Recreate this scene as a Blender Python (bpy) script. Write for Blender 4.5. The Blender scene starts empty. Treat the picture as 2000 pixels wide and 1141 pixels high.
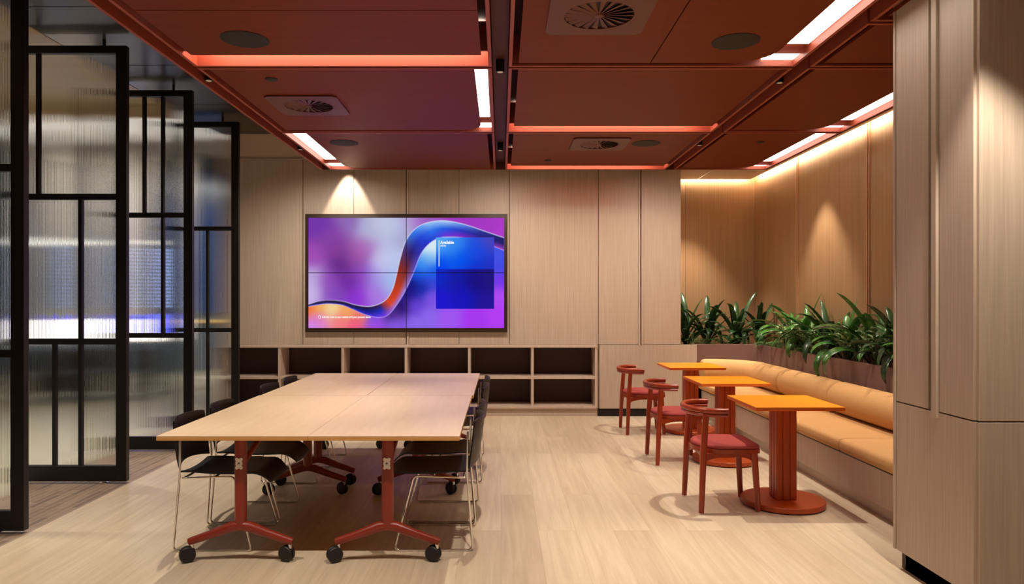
import bpy, bmesh, math, random
import numpy as np
from math import sin, cos, pi, radians
from mathutils import Vector, Matrix

random.seed(7)
C = bpy.context.scene.collection
SC = bpy.context.scene

# ------------------------------------------------------------------ camera, world, exposure
EYE = 1.48
cam_d = bpy.data.cameras.new('camera')
cam = bpy.data.objects.new('camera', cam_d)
C.objects.link(cam)
cam.location = (0, 0, EYE)
cam.rotation_euler = (pi / 2, 0, 0)
cam_d.sensor_width = 36.0
cam_d.lens = 25.2
cam_d.shift_x = 0.011
cam_d.shift_y = 0.00775
cam_d.clip_end = 100
SC.camera = cam

w = bpy.data.worlds.new('world')
SC.world = w
w.use_nodes = True
w.node_tree.nodes['Background'].inputs[0].default_value = (1.0, 0.86, 0.7, 1)
w.node_tree.nodes['Background'].inputs[1].default_value = 0.02

vs = SC.view_settings
vs.view_transform = 'Standard'
vs.look = 'None'
vs.exposure = 0.0
vs.gamma = 1.0
vs.use_curve_mapping = False

WARM = (1.0, 0.868, 0.715)


def spot(name, loc, target, power, cone=120, blend=0.5, radius=0.03, col=WARM):
    d = bpy.data.lights.new(name, 'SPOT')
    d.energy = power
    d.color = col
    d.spot_size = radians(cone)
    d.spot_blend = blend
    d.shadow_soft_size = radius
    o = bpy.data.objects.new(name, d)
    C.objects.link(o)
    o.location = loc
    o.rotation_euler = (Vector(target) - Vector(loc)).to_track_quat('-Z', 'Y').to_euler()
    return o


def area(name, loc, rot, sx, sy, power, col=WARM):
    d = bpy.data.lights.new(name, 'AREA')
    d.shape = 'RECTANGLE'
    d.size, d.size_y = sx, sy
    d.energy = power
    d.color = col
    o = bpy.data.objects.new(name, d)
    C.objects.link(o)
    o.location = loc
    o.rotation_euler = rot
    return o


# downlights sit in the dark channels of the red ceiling (fixtures are built further down)
LAMPS = [  # x, y, power, tilt towards the oak wall, cone
    (-2.138, 0.55, 205, 0, 80), (-2.138, 2.9, 180, 0, 80), (-2.138, 5.25, 175, 0, 80), (-2.138, 7.65, 135, 1.3, 140),
    (-0.004, 0.55, 205, 0, 80), (-0.004, 2.9, 185, 0, 80), (-0.004, 5.05, 150, 0, 80), (-0.004, 7.7, 122, 1.3, 140),
    (2.062, 0.55, 205, 0, 80), (2.062, 2.9, 185, 0, 80), (2.062, 5.3, 200, 0, 80), (2.062, 7.44, 148, 1.3, 140),
]
for lx, ly, p, tilt, cone in LAMPS:
    spot('downlight_lamp', (lx, ly, 3.068), (lx, ly + tilt, 0), p, cone=cone, blend=1.0 if tilt else 0.55, radius=0.028)
# downlights along the edge beside the bronze wall and in the nook ceiling
spot('downlight_lamp', (3.30, 8.05, 3.07), (3.30, 8.05, 0), 180, cone=72, blend=0.6, radius=0.03)
spot('downlight_lamp', (3.30, 5.65, 3.07), (3.30, 5.65, 0), 95, cone=72, blend=0.6, radius=0.03)
spot('downlight_lamp', (2.62, 9.72, 3.19), (2.62, 9.72, 0), 330, cone=72, blend=0.6, radius=0.03)
# spot grazing the wall above the video wall
spot('downlight_lamp', (-1.93, 8.95, 3.36), (-1.93, 8.97, 0), 150, cone=54, blend=0.3, radius=0.02)
# added fill lights for the open office beyond the screens, without fixtures
area('office_fill_sheet', (-7.5, 11.6, 4.42), (0, 0, 0), 5, 2.6, 20, (1.0, 0.94, 0.86))  # added glowing sheet, sized to show as a pale band through the glass
for ox_, oy_, tx_, ty_, tz_, pw_ in ((-8.6, 11.6, -8.2, 13.6, 2.4, 330), (-6.6, 11.6, -6.75, 13.6, 2.4, 420), (-7.4, 9.4, -7.0, 10.4, 0, 130), (-5.4, 10.5, -5.6, 13.5, .8, 90)):
    spot('office_fill_spot', (ox_, oy_, 4.44), (tx_, ty_, tz_), pw_, 90, .8, .05, (1.0, 0.95, 0.88))  # added spots that brighten the columns, end wall and floor
spot('office_fill_spot', (-4.9, 6.9, 3.56), (-4.9, 6.9, 0), 280, 100, .8, .05, (1.0, 0.93, 0.82))  # added spot that brightens the floor just past the glass
spot('office_fill_spot', (-5.2, 4.6, 3.56), (-5.2, 4.6, 0), 260, 100, .8, .05, (1.0, 0.93, 0.82))


# ------------------------------------------------------------------ helpers
def srgb(r, g, b):
    def f(c):
        c = c / 255.0
        return c / 12.92 if c <= 0.04045 else ((c + 0.055) / 1.055) ** 2.4
    return (f(r), f(g), f(b), 1.0)


def new_mat(name):
    m = bpy.data.materials.new(name)
    m.use_nodes = True
    nt = m.node_tree
    return m, nt, nt.nodes['Principled BSDF']


def plain(name, col, rough=0.5, metal=0.0, spec=0.5, bump=0.0, bscale=200.0, var=0.0, vscale=6.0):
    m, nt, p = new_mat(name)
    p.inputs['Base Color'].default_value = col
    p.inputs['Roughness'].default_value = rough
    p.inputs['Metallic'].default_value = metal
    p.inputs['Specular IOR Level'].default_value = spec
    tc = nt.nodes.new('ShaderNodeTexCoord')
    if var > 0:
        n = nt.nodes.new('ShaderNodeTexNoise')
        n.inputs['Scale'].default_value = vscale
        n.inputs['Detail'].default_value = 4
        mx = nt.nodes.new('ShaderNodeMixRGB')
        mx.inputs[1].default_value = tuple(c * (1 - var) for c in col[:3]) + (1,)
        mx.inputs[2].default_value = tuple(min(1, c * (1 + var)) for c in col[:3]) + (1,)
        nt.links.new(tc.outputs['Object'], n.inputs['Vector'])
        nt.links.new(n.outputs['Fac'], mx.inputs[0])
        nt.links.new(mx.outputs[0], p.inputs['Base Color'])
    if bump > 0:
        n = nt.nodes.new('ShaderNodeTexNoise')
        n.inputs['Scale'].default_value = bscale
        n.inputs['Detail'].default_value = 3
        b = nt.nodes.new('ShaderNodeBump')
        b.inputs['Strength'].default_value = bump
        b.inputs['Distance'].default_value = 0.004
        nt.links.new(tc.outputs['Object'], n.inputs['Vector'])
        nt.links.new(n.outputs['Fac'], b.inputs['Height'])
        nt.links.new(b.outputs['Normal'], p.inputs['Normal'])
    return m


def wood(name, dark, light, scale=(38, 38, 1.4), rough=0.45, contrast=(0.3, 0.72)):
    m, nt, p = new_mat(name)
    tc = nt.nodes.new('ShaderNodeTexCoord')
    mp = nt.nodes.new('ShaderNodeMapping')
    mp.inputs['Scale'].default_value = scale
    n = nt.nodes.new('ShaderNodeTexNoise')
    n.inputs['Scale'].default_value = 1.0
    n.inputs['Detail'].default_value = 5
    n.inputs['Roughness'].default_value = 0.62
    n.inputs['Distortion'].default_value = 0.35
    r = nt.nodes.new('ShaderNodeValToRGB')
    r.color_ramp.elements[0].position = contrast[0]
    r.color_ramp.elements[0].color = dark
    r.color_ramp.elements[1].position = contrast[1]
    r.color_ramp.elements[1].color = light
    nt.links.new(tc.outputs['Object'], mp.inputs['Vector'])
    nt.links.new(mp.outputs[0], n.inputs['Vector'])
    nt.links.new(n.outputs['Fac'], r.inputs[0])
    nt.links.new(r.outputs[0], p.inputs['Base Color'])
    p.inputs['Roughness'].default_value = rough
    b = nt.nodes.new('ShaderNodeBump')
    b.inputs['Strength'].default_value = 0.08
    b.inputs['Distance'].default_value = 0.002
    nt.links.new(n.outputs['Fac'], b.inputs['Height'])
    nt.links.new(b.outputs['Normal'], p.inputs['Normal'])
    return m


def planks(name, cols, width, length, mortar, mcol, grain=(26, 1.3), rough=0.4, along='Y'):
    m, nt, p = new_mat(name)
    tc = nt.nodes.new('ShaderNodeTexCoord')
    mp = nt.nodes.new('ShaderNodeMapping')
    mp.inputs['Rotation'].default_value = (0, 0, pi / 2 if along == 'Y' else 0)
    br = nt.nodes.new('ShaderNodeTexBrick')
    br.offset = 0.37
    br.offset_frequency = 2
    br.inputs['Color1'].default_value = (0, 0, 0, 1)
    br.inputs['Color2'].default_value = (1, 1, 1, 1)
    br.inputs['Mortar'].default_value = (0.5, 0.5, 0.5, 1)
    br.inputs['Scale'].default_value = 1.0
    br.inputs['Mortar Size'].default_value = mortar
    br.inputs['Mortar Smooth'].default_value = 0.1
    br.inputs['Brick Width'].default_value = length
    br.inputs['Row Height'].default_value = width
    nt.links.new(tc.outputs['Object'], mp.inputs['Vector'])
    nt.links.new(mp.outputs[0], br.inputs['Vector'])
    ramp = nt.nodes.new('ShaderNodeValToRGB')
    el = ramp.color_ramp.elements
    el[0].color = cols[0]
    el[1].color = cols[-1]
    for i, c in enumerate(cols[1:-1]):
        e = el.new((i + 1) / (len(cols) - 1))
        e.color = c
    nt.links.new(br.outputs['Color'], ramp.inputs[0])
    mp2 = nt.nodes.new('ShaderNodeMapping')
    mp2.inputs['Scale'].default_value = (grain[0], grain[1], 1) if along == 'Y' else (grain[1], grain[0], 1)
    ad = nt.nodes.new('ShaderNodeVectorMath')
    ad.operation = 'MULTIPLY_ADD'
    ad.inputs[1].default_value = (7.3, 11.7, 3.1)
    nt.links.new(br.outputs['Color'], ad.inputs[0])
    nt.links.new(tc.outputs['Object'], ad.inputs[2])
    nt.links.new(ad.outputs[0], mp2.inputs['Vector'])
    n = nt.nodes.new('ShaderNodeTexNoise')
    n.inputs['Scale'].default_value = 1.0
    n.inputs['Detail'].default_value = 6
    n.inputs['Roughness'].default_value = 0.6
    n.inputs['Distortion'].default_value = 0.6
    nt.links.new(mp2.outputs[0], n.inputs['Vector'])
    gr = nt.nodes.new('ShaderNodeValToRGB')
    gr.color_ramp.elements[0].position = 0.3
    gr.color_ramp.elements[0].color = (0.84, 0.81, 0.77, 1)
    gr.color_ramp.elements[1].position = 0.68
    gr.color_ramp.elements[1].color = (1.04, 1.04, 1.04, 1)
    nt.links.new(n.outputs['Fac'], gr.inputs[0])
    mul = nt.nodes.new('ShaderNodeMixRGB')
    mul.blend_type = 'MULTIPLY'
    mul.inputs[0].default_value = 1.0
    nt.links.new(ramp.outputs[0], mul.inputs[1])
    nt.links.new(gr.outputs[0], mul.inputs[2])
    mx = nt.nodes.new('ShaderNodeMixRGB')
    mx.inputs[2].default_value = mcol
    nt.links.new(br.outputs['Fac'], mx.inputs[0])
    nt.links.new(mul.outputs[0], mx.inputs[1])
    nt.links.new(mx.outputs[0], p.inputs['Base Color'])
    p.inputs['Roughness'].default_value = rough
    return m


def emit(name, col, strength):
    m = bpy.data.materials.new(name)
    m.use_nodes = True
    nt = m.node_tree
    nt.nodes.clear()
    o = nt.nodes.new('ShaderNodeOutputMaterial')
    e = nt.nodes.new('ShaderNodeEmission')
    e.inputs[0].default_value = col
    e.inputs[1].default_value = strength
    nt.links.new(e.outputs[0], o.inputs[0])
    return m


class MB:
    """collects geometry that becomes one mesh object"""

    def __init__(self):
        self.v, self.f = [], []

    def add(self, vs_, fs_):
        o = len(self.v)
        self.v += [tuple(p) for p in vs_]
        self.f += [tuple(i + o for i in f) for f in fs_]
        return self

    def box(self, x0, x1, y0, y1, z0, z1):
        if x0 > x1: x0, x1 = x1, x0
        if y0 > y1: y0, y1 = y1, y0
        if z0 > z1: z0, z1 = z1, z0
        p = [(x0, y0, z0), (x1, y0, z0), (x1, y1, z0), (x0, y1, z0),
             (x0, y0, z1), (x1, y0, z1), (x1, y1, z1), (x0, y1, z1)]
        return self.add(p, [(3, 2, 1, 0), (4, 5, 6, 7), (0, 1, 5, 4), (1, 2, 6, 5), (2, 3, 7, 6), (3, 0, 4, 7)])

    def prism(self, outline, z0, z1):
        n = len(outline)
        a = sum(outline[i][0] * outline[(i + 1) % n][1] - outline[(i + 1) % n][0] * outline[i][1] for i in range(n))
        if a < 0:
            outline = outline[::-1]
        p = [(x, y, z0) for x, y in outline] + [(x, y, z1) for x, y in outline]
        f = [tuple(range(n - 1, -1, -1)), tuple(range(n, 2 * n))]
        f += [(i, (i + 1) % n, n + (i + 1) % n, n + i) for i in range(n)]
        return self.add(p, f)

    def sweep(self, pts, section, closed=False, up=None, scale=None):
        """section: list of (a, b) in the frame's normal / binormal axes (counter-clockwise)"""
        pts = [Vector(p) for p in pts]
        n, k = len(pts), len(section)
        T = []
        for i in range(n):
            if closed:
                t = pts[(i + 1) % n] - pts[i - 1]
            else:
                t = pts[min(i + 1, n - 1)] - pts[max(i - 1, 0)]
            T.append(t.normalized())
        if up is None:
            a = Vector((0, 0, 1)) if abs(T[0].z) < 0.9 else Vector((1, 0, 0))
            N = [(a - T[0] * a.dot(T[0])).normalized()]
            for i in range(1, n):
                q = T[i - 1].rotation_difference(T[i])
                v = q @ N[-1]
                N.append((v - T[i] * v.dot(T[i])).normalized())
        else:
            u = Vector(up)
            N = [(u - t * u.dot(t)).normalized() for t in T]
        ring = []
        for i in range(n):
            B = T[i].cross(N[i])
            s = 1.0 if scale is None else scale[i]
            for a, b in section:
                ring.append(pts[i] + N[i] * a * s + B * b * s)
        f = []
        m = n if closed else n - 1
        for i in range(m):
            j = (i + 1) % n
            for q in range(k):
                r = (q + 1) % k
                f.append((i * k + q, i * k + r, j * k + r, j * k + q))
        if not closed:
            f.append(tuple(range(k - 1, -1, -1)))
            f.append(tuple((n - 1) * k + q for q in range(k)))
        return self.add(ring, f)

    def tube(self, pts, r, seg=10, closed=False, scale=None):
        return self.sweep(pts, [(r * cos(2 * pi * q / seg), r * sin(2 * pi * q / seg)) for q in range(seg)], closed, None, scale)

    def lathe(self, prof, cx=0, cy=0, seg=32, axis='Z', cz=0):
        """prof: list of (radius, height) from bottom to top"""
        p, f = [], []
        for r, h in prof:
            for q in range(seg):
                a = 2 * pi * q / seg
                if axis == 'Z':
                    p.append((cx + r * cos(a), cy + r * sin(a), cz + h))
                elif axis == 'Y':
                    p.append((cx + r * sin(a), cy + h, cz + r * cos(a)))
                else:
                    p.append((cx + h, cy + r * cos(a), cz + r * sin(a)))
        n = len(prof)
        for i in range(n - 1):
            for q in range(seg):
                r = (q + 1) % seg
                f.append((i * seg + q, i * seg + r, (i + 1) * seg + r, (i + 1) * seg + q))
        f.append(tuple(range(seg - 1, -1, -1)))
        f.append(tuple((n - 1) * seg + q for q in range(seg)))
        return self.add(p, f)

    def shell(self, fn, nu, nv, th):
        """thick surface: fn(u, v) -> (point, normal)"""
        top, bot = [], []
        for i in range(nu + 1):
            for j in range(nv + 1):
                pt, nr = fn(i / nu, j / nv)
                pt, nr = Vector(pt), Vector(nr).normalized()
                top.append(pt + nr * th / 2)
                bot.append(pt - nr * th / 2)
        k = nv + 1
        N = len(top)
        f = []
        for i in range(nu):
            for j in range(nv):
                a, b, c, d = i * k + j, (i + 1) * k + j, (i + 1) * k + j + 1, i * k + j + 1
                f.append((a, b, c, d))
                f.append((N + d, N + c, N + b, N + a))
        for i in range(nu):
            a, b = i * k, (i + 1) * k
            f.append((b, a, N + a, N + b))
            a, b = i * k + nv, (i + 1) * k + nv
            f.append((a, b, N + b, N + a))
        for j in range(nv):
            a, b = j, j + 1
            f.append((a, b, N + b, N + a))
            a, b = nu * k + j, nu * k + j + 1
            f.append((b, a, N + a, N + b))
        return self.add(top + bot, f)

    def build(self, name, mat, parent=None, bevel=0.0, smooth=True, seg=2, angle=38, sub=0):
        me = bpy.data.meshes.new(name)
        me.from_pydata(self.v, [], self.f)
        me.update()
        bm = bmesh.new()
        bm.from_mesh(me)
        bmesh.ops.recalc_face_normals(bm, faces=bm.faces)
        bm.to_mesh(me)
        bm.free()
        if smooth:
            me.polygons.foreach_set('use_smooth', [True] * len(me.polygons))
            me.set_sharp_from_angle(angle=radians(angle))
        me.materials.append(mat)
        o = bpy.data.objects.new(name, me)
        C.objects.link(o)
        if parent is not None:
            o.parent = parent
        if bevel > 0:
            b = o.modifiers.new('bevel', 'BEVEL')
            b.width = bevel
            b.segments = seg
            b.limit_method = 'ANGLE'
            b.angle_limit = radians(40)
            b.harden_normals = True
        if sub:
            s = o.modifiers.new('sub', 'SUBSURF')
            s.levels = s.render_levels = sub
        return o


def thing(name, label, cat, loc=(0, 0, 0), rz=0.0, group=None, kind=None):
    o = bpy.data.objects.new(name, None)
    C.objects.link(o)
    o.empty_display_size = 0.1
    o.location = loc
    o.rotation_euler = (0, 0, rz)
    return tag(o, label, cat, group, kind)


def tag(o, label, cat, group=None, kind=None):
    o['label'] = label
    o['category'] = cat
    if group:
        o['group'] = group
    if kind:
        o['kind'] = kind
    return o


def struct(o, label, cat):
    return tag(o, label, cat, None, 'structure')


def copy_tree(root, loc, rz, label):
    kids = {}
    for o in list(C.objects):
        if o.parent is not None:
            kids.setdefault(o.parent.name, []).append(o)
    r = root.copy()
    C.objects.link(r)
    r.location = loc
    r.rotation_euler = (0, 0, rz)
    r['label'] = label
    for ch in kids.get(root.name, []):
        c = ch.copy()
        C.objects.link(c)
        c.parent = r
        for g in kids.get(ch.name, []):
            d = g.copy()
            C.objects.link(d)
            d.parent = c
    return r


def fillet(pts, r, n=5):
    """round the inner corners of a polyline"""
    pts = [Vector(p) for p in pts]
    out = [pts[0]]
    for i in range(1, len(pts) - 1):
        a, b, c = pts[i - 1], pts[i], pts[i + 1]
        d1, d2 = (a - b), (c - b)
        rr = min(r, d1.length * 0.49, d2.length * 0.49)
        p, q = b + d1.normalized() * rr, b + d2.normalized() * rr
        for k in range(n + 1):
            t = k / n
            out.append(p * (1 - t) ** 2 + b * 2 * t * (1 - t) + q * t * t)
    out.append(pts[-1])
    return out


def rrect(x0, x1, y0, y1, r, n=5, corners=(1, 1, 1, 1)):
    """outline; corners: (x0y0, x1y0, x1y1, x0y1) radius multipliers"""
    o = []
    for (cx, cy, a0, k) in ((x0, y0, pi, 0), (x1, y0, 1.5 * pi, 1), (x1, y1, 0, 2), (x0, y1, 0.5 * pi, 3)):
        rr = r * corners[k]
        sx = 1 if cx == x0 else -1
        sy = 1 if cy == y0 else -1
        if rr < 1e-5:
            o.append((cx, cy))
            continue
        for i in range(n + 1):
            a = a0 + i / n * pi / 2
            o.append((cx + sx * rr + rr * cos(a), cy + sy * rr + rr * sin(a)))
    return o


# ------------------------------------------------------------------ materials
M = {}
M['oak_panel'] = wood('oak_panel', srgb(182, 163, 146), srgb(204, 186, 169), scale=(95, 95, 2.0))
M['oak_edge'] = wood('oak_edge', srgb(196, 174, 160), srgb(210, 189, 174))
M['oak_dark'] = plain('dark_shelf_back', srgb(62, 42, 34), 0.6, var=0.1)
M['floor'] = planks('oak_floor', [srgb(206, 188, 164), srgb(220, 204, 180), srgb(212, 194, 168), srgb(226, 211, 188)],
                    0.24, 2.3, 0.0012, srgb(192, 170, 142), rough=0.36)
M['paver'] = planks('clay_paver', [srgb(138, 118, 102), srgb(160, 138, 120), srgb(122, 104, 92), srgb(150, 128, 110)],
                    0.052, 0.34, 0.003, srgb(176, 160, 142), grain=(10, 4), rough=0.5)
M['red'] = wood('rust_red_stained_timber', srgb(104, 40, 12), srgb(116, 46, 16), scale=(2, 30, 30), rough=0.5, contrast=(0.2, 0.8))
M['red'].node_tree.nodes['Principled BSDF'].inputs['Specular IOR Level'].default_value = .15
M['fin'] = plain('rust_red_paint', srgb(150, 66, 44), 0.5)
M['red_deep'] = plain('deep_red_paint', srgb(74, 28, 22), 0.6)
M['black'] = plain('black_metal', srgb(26, 22, 23), 0.42, 0.3)
M['grille'] = plain('black_speaker_grille', srgb(30, 27, 26), 0.7, bump=0.6, bscale=500)
M['dark_ceiling'] = plain('dark_bronze_sheet', srgb(92, 84, 78), 0.28, 0.85)
M['beige_ceiling'] = plain('beige_sheet', srgb(196, 178, 154), 0.4)
M['white'] = plain('white_plaster', srgb(226, 214, 200), 0.7)
M['beige'] = plain('beige_plaster', srgb(222, 202, 180), 0.7)
M['office_floor'] = plain('pale_vinyl_floor', srgb(214, 206, 180), 0.35, var=0.06)
M['grey_wall'] = plain('grey_wall', srgb(92, 106, 122), 0.6, var=0.1, vscale=1.5)
M['top_lam'] = wood('pale_oak_laminate', srgb(222, 196, 162), srgb(232, 208, 176), scale=(18, 1.6, 18), rough=0.34)
M['top_edge'] = plain('ply_edge', srgb(214, 160, 96), 0.5)
M['rust_steel'] = plain('rust_red_powder_coat', srgb(136, 44, 28), 0.35)
M['rubber'] = plain('black_rubber', srgb(24, 22, 23), 0.5)
M['poly'] = plain('black_polypropylene', srgb(20, 16, 21), 0.42, spec=0.35)
M['chrome'] = plain('chrome', (0.82, 0.8, 0.78, 1), 0.12, 1.0)
M['plate'] = plain('zinc_plate', srgb(232, 228, 222), 0.4)
M['orange'] = plain('orange_laminate', srgb(255, 160, 18), 0.34)
M['orange_edge'] = plain('orange_edge', srgb(228, 106, 40), 0.4)
M['rust_col'] = plain('burnt_orange_paint', srgb(180, 72, 20), 0.42)
M['chair_wood'] = wood('stained_red_timber', srgb(138, 46, 16), srgb(166, 60, 24), scale=(22, 22, 3), rough=0.32)
M['seat_red'] = plain('dusty_red_fabric', srgb(170, 68, 66), 0.85, bump=0.35, bscale=420)
M['tan'] = plain('tan_wool', srgb(202, 156, 104), 0.9, spec=0.2, bump=0.7, bscale=190, var=0.12, vscale=90)
M['mauve'] = plain('mauve_laminate', srgb(122, 92, 88), 0.4)
M['soil'] = plain('bark_mulch', srgb(62, 40, 30), 0.95, bump=1.0, bscale=60, var=0.35, vscale=30)
M['led'] = emit('led_diffuser', (1.0, 0.86, 0.74, 1), 6.0)
M['led_low'] = emit('led_diffuser_dimmed', (1.0, 0.80, 0.64, 1), 22.0)
M['led_nook'] = emit('warm_led', (1.0, 0.86, 0.66, 1), 95.0)
M['vent'] = plain('red_vent_paint', srgb(90, 36, 24), 0.45)
M['vent_dark'] = plain('vent_throat', srgb(26, 18, 18), 0.7)
M['tv_frame'] = plain('dark_bronze_frame', srgb(52, 34, 22), 0.4, 0.2)

M['trim_bronze'] = plain('satin_bronze', srgb(206, 160, 124), 0.32, 0.6)
# bronze woven wall cladding
m, nt, p = new_mat('bronze_fabric')
tc = nt.nodes.new('ShaderNodeTexCoord')
mp = nt.nodes.new('ShaderNodeMapping')
mp.inputs['Scale'].default_value = (90, 90, 0.7)
n = nt.nodes.new('ShaderNodeTexNoise')
n.inputs['Scale'].default_value = 1
n.inputs['Detail'].default_value = 3
r = nt.nodes.new('ShaderNodeValToRGB')
r.color_ramp.elements[0].position = 0.25
r.color_ramp.elements[0].color = srgb(150, 114, 80)
r.color_ramp.elements[1].position = 0.75
r.color_ramp.elements[1].color = srgb(177, 141, 103)
nt.links.new(tc.outputs['Object'], mp.inputs['Vector'])
nt.links.new(mp.outputs[0], n.inputs['Vector'])
nt.links.new(n.outputs['Fac'], r.inputs[0])
nt.links.new(r.outputs[0], p.inputs['Base Color'])
p.inputs['Metallic'].default_value = 0.35
p.inputs['Roughness'].default_value = 0.5
M['bronze'] = m

# fluted glass
m, nt, p = new_mat('fluted_glass')
p.inputs['Base Color'].default_value = (0.93, 0.95, 0.94, 1)
p.inputs['Transmission Weight'].default_value = 1.0
p.inputs['Roughness'].default_value = 0.06
p.inputs['IOR'].default_value = 1.45
M['glass'] = m


def leaf_mat(name, c1, c2, rough=0.32):
    m, nt, p = new_mat(name)
    tc = nt.nodes.new('ShaderNodeTexCoord')
    n = nt.nodes.new('ShaderNodeTexNoise')
    n.inputs['Scale'].default_value = 14
    rr = nt.nodes.new('ShaderNodeValToRGB')
    rr.color_ramp.elements[0].position = 0.35
    rr.color_ramp.elements[0].color = c1
    rr.color_ramp.elements[1].position = 0.7
    rr.color_ramp.elements[1].color = c2
    nt.links.new(tc.outputs['Object'], n.inputs['Vector'])
    nt.links.new(n.outputs['Fac'], rr.inputs[0])
    nt.links.new(rr.outputs[0], p.inputs['Base Color'])
    p.inputs['Roughness'].default_value = rough
    return m


M['leaf_dark'] = leaf_mat('dark_green_leaf', srgb(28, 54, 28), srgb(46, 82, 40), 0.28)
M['leaf_mid'] = leaf_mat('mid_green_leaf', srgb(46, 92, 38), srgb(76, 130, 54), 0.26)
M['leaf_pale'] = leaf_mat('pale_green_leaf', srgb(120, 158, 104), srgb(172, 196, 148))
M['leaf_fern'] = leaf_mat('fern_green_leaf', srgb(64, 104, 44), srgb(98, 142, 62), 0.5)
M['stem'] = plain('green_stem', srgb(74, 92, 48), 0.6)

# ------------------------------------------------------------------ floor, walls, main ceiling
struct(MB().box(-3.0, 4.2, -2.6, 11, -0.06, 0).build('floor', M['floor']), 'pale oak plank floor running towards the video wall', 'floor')
struct(MB().box(-3.85, -3.0, -2.6, 16, -0.06, -0.001).build('floor_threshold', M['paver']), 'strip of narrow brown pavers under the black screens', 'floor')
struct(MB().box(-11, -3.85, -2.6, 16, -0.06, -0.002).build('floor_office', M['office_floor']), 'pale smooth floor of the office beyond the screens', 'floor')

mb = MB()
ys = [-2.6] + [5.15 + 1.28 * k for k in range(-5, 4)]
for a, b in zip(ys[:-1], ys[1:]):
    mb.box(-3.62, -2.23, a + 0.007, b - 0.007, 3.586, 3.61)
mb.box(-3.62, -2.23, 8.99 + 0.007, 9.1, 3.586, 3.61)
mb2 = MB()
for a, b in zip(ys[:-1], ys[1:]):
    if b < 7.8:
        mb2.box(-11, -3.634, a + 0.007, b - 0.007, 3.586, 3.61)
struct(mb2.build('ceiling_lobby', M['beige_ceiling'], smooth=False), 'beige sheet ceiling just beyond the black screens', 'ceiling')
struct(mb.build('ceiling', M['dark_ceiling'], smooth=False), 'dark glossy sheet ceiling above the black screens', 'ceiling')
struct(MB().box(-11, 4.3, -2.6, 7.75, 3.62, 3.7).box(-3.62, 4.3, 7.75, 10.4, 3.62, 3.7).build('ceiling_slab', M['red_deep']),
       'dark slab above the suspended ceilings', 'ceiling')
struct(MB().box(-11, -3.55, 7.72, 7.76, 3.45, 4.5).build('ceiling_bulkhead', M['beige']), 'pale bulkhead where the office ceiling steps up', 'ceiling')
struct(MB().box(-11, -3.4, 7.7, 16, 4.5, 4.55).build('ceiling_office', M['white']), 'white ceiling of the office beyond the screens', 'ceiling')

S = 9.1 / 1400.0
X9 = lambda px: (px - 978) * S
Z9 = lambda py: EYE - (py - 586) * S

struct(MB().box(-3.55, 2.285, 9.52, 9.6, 0, 3.62).box(-3.55, -3.5, 9.12, 9.6, 0, 3.62).build('wall_back', M['oak_panel']),
       'oak lined wall carrying the video wall', 'wall')
struct(MB().box(-3.55, -1.9, 9.1, 9.5, Z9(313) + 0.012, 3.62).build('wall_bulkhead', M['beige']), 'pale beige band above the oak panel left of the screen', 'wall')


def panel(x0, x1, z0, z1, y=9.1, g=0.002, th=0.03):
    return MB().box(x0 + g, x1 - g, y, y + th, z0 + g, z1 - g)


ZL = Z9(673)
wall_panels = [
    (-3.55, X9(591), ZL, Z9(313), 9.1, 'wide oak wall panel left of the video wall'),
    (X9(591.4), X9(690.5), ZL, 3.6, 9.11, 'oak panel behind the left edge of the video wall, lit by a spotlight'),
    (X9(690.5), X9(793), ZL, 3.6, 9.11, 'oak panel behind the video wall, left of the centre fin'),
    (X9(798), X9(896.5), ZL, 3.6, 9.11, 'oak panel behind the video wall, right of the centre fin'),
    (X9(896.5), X9(994.6), ZL, 3.6, 9.11, 'oak panel behind the right edge of the video wall'),
    (X9(995), X9(1168.5), ZL, 3.6, 9.1, 'wide plain oak panel right of the video wall'),
]
for x0, x1, z0, z1, y, lab in wall_panels:
    struct(panel(x0, x1, z0, z1, y).build('wall_panel', M['oak_panel'], bevel=0.003), lab, 'wall panel')
struct(MB().box(X9(794.5), X9(798), 9.10, 9.15, ZL, 3.6).build('trim_1', M['oak_edge']), 'slim vertical oak fin above and below the video wall', 'trim')
struct(MB().box(-3.55, X9(591), 9.085, 9.1, Z9(313), Z9(310)).build('trim_2', M['oak_edge']), 'oak cap along the top of the left wall panel', 'trim')
# carcass behind the panels so that the gaps read dark
struct(MB().box(-3.5, X9(1168), 9.16, 9.2, ZL, 3.6).build('wall_backing', M['oak_dark']), 'dark backing in the joints of the oak panels', 'wall')

# tall cupboard at the right end of the back wall
cup = thing('tall_cupboard', 'tall oak cupboard with slim vertical pull at the corner of the plant nook', 'cupboard', (1.75, 9.1, 0))


def loc(mb, root):
    ox, oy, oz = root.location
    mb.v = [(x - ox, y - oy, z - oz) for x, y, z in mb.v]
    return mb


loc(panel(X9(1169), X9(1247), ZL, 3.6), cup).build('door', M['oak_panel'], cup, bevel=0.003)
loc(panel(X9(1255), X9(1330), ZL, 3.6), cup).build('door', M['oak_panel'], cup, bevel=0.003)
loc(MB().box(X9(1247), X9(1250), 9.085, 9.14, ZL - 0.01, 3.6), cup).build('handle', M['oak_edge'], cup, bevel=0.002)
loc(MB().box(X9(1252.5), X9(1255), 9.085, 9.14, ZL - 0.01, 3.6), cup).build('handle', M['oak_edge'], cup, bevel=0.002)
loc(MB().box(X9(1170) + .004, X9(1361), 9.1, 9.125, 0.1, ZL - 0.004), cup).build('lower_panel', M['oak_panel'], cup, bevel=0.003)
loc(MB().box(X9(1168), X9(1361), 9.12, 9.16, 0.0, 0.1), cup).build('plinth', M['black'], cup)
loc(MB().box(X9(1168), 2.285, 9.135, 9.15, 0.1, 3.6).box(2.255, 2.285, 9.13, 9.5, ZL, 3.6), cup).build('carcass', M['oak_panel'], cup)

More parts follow.
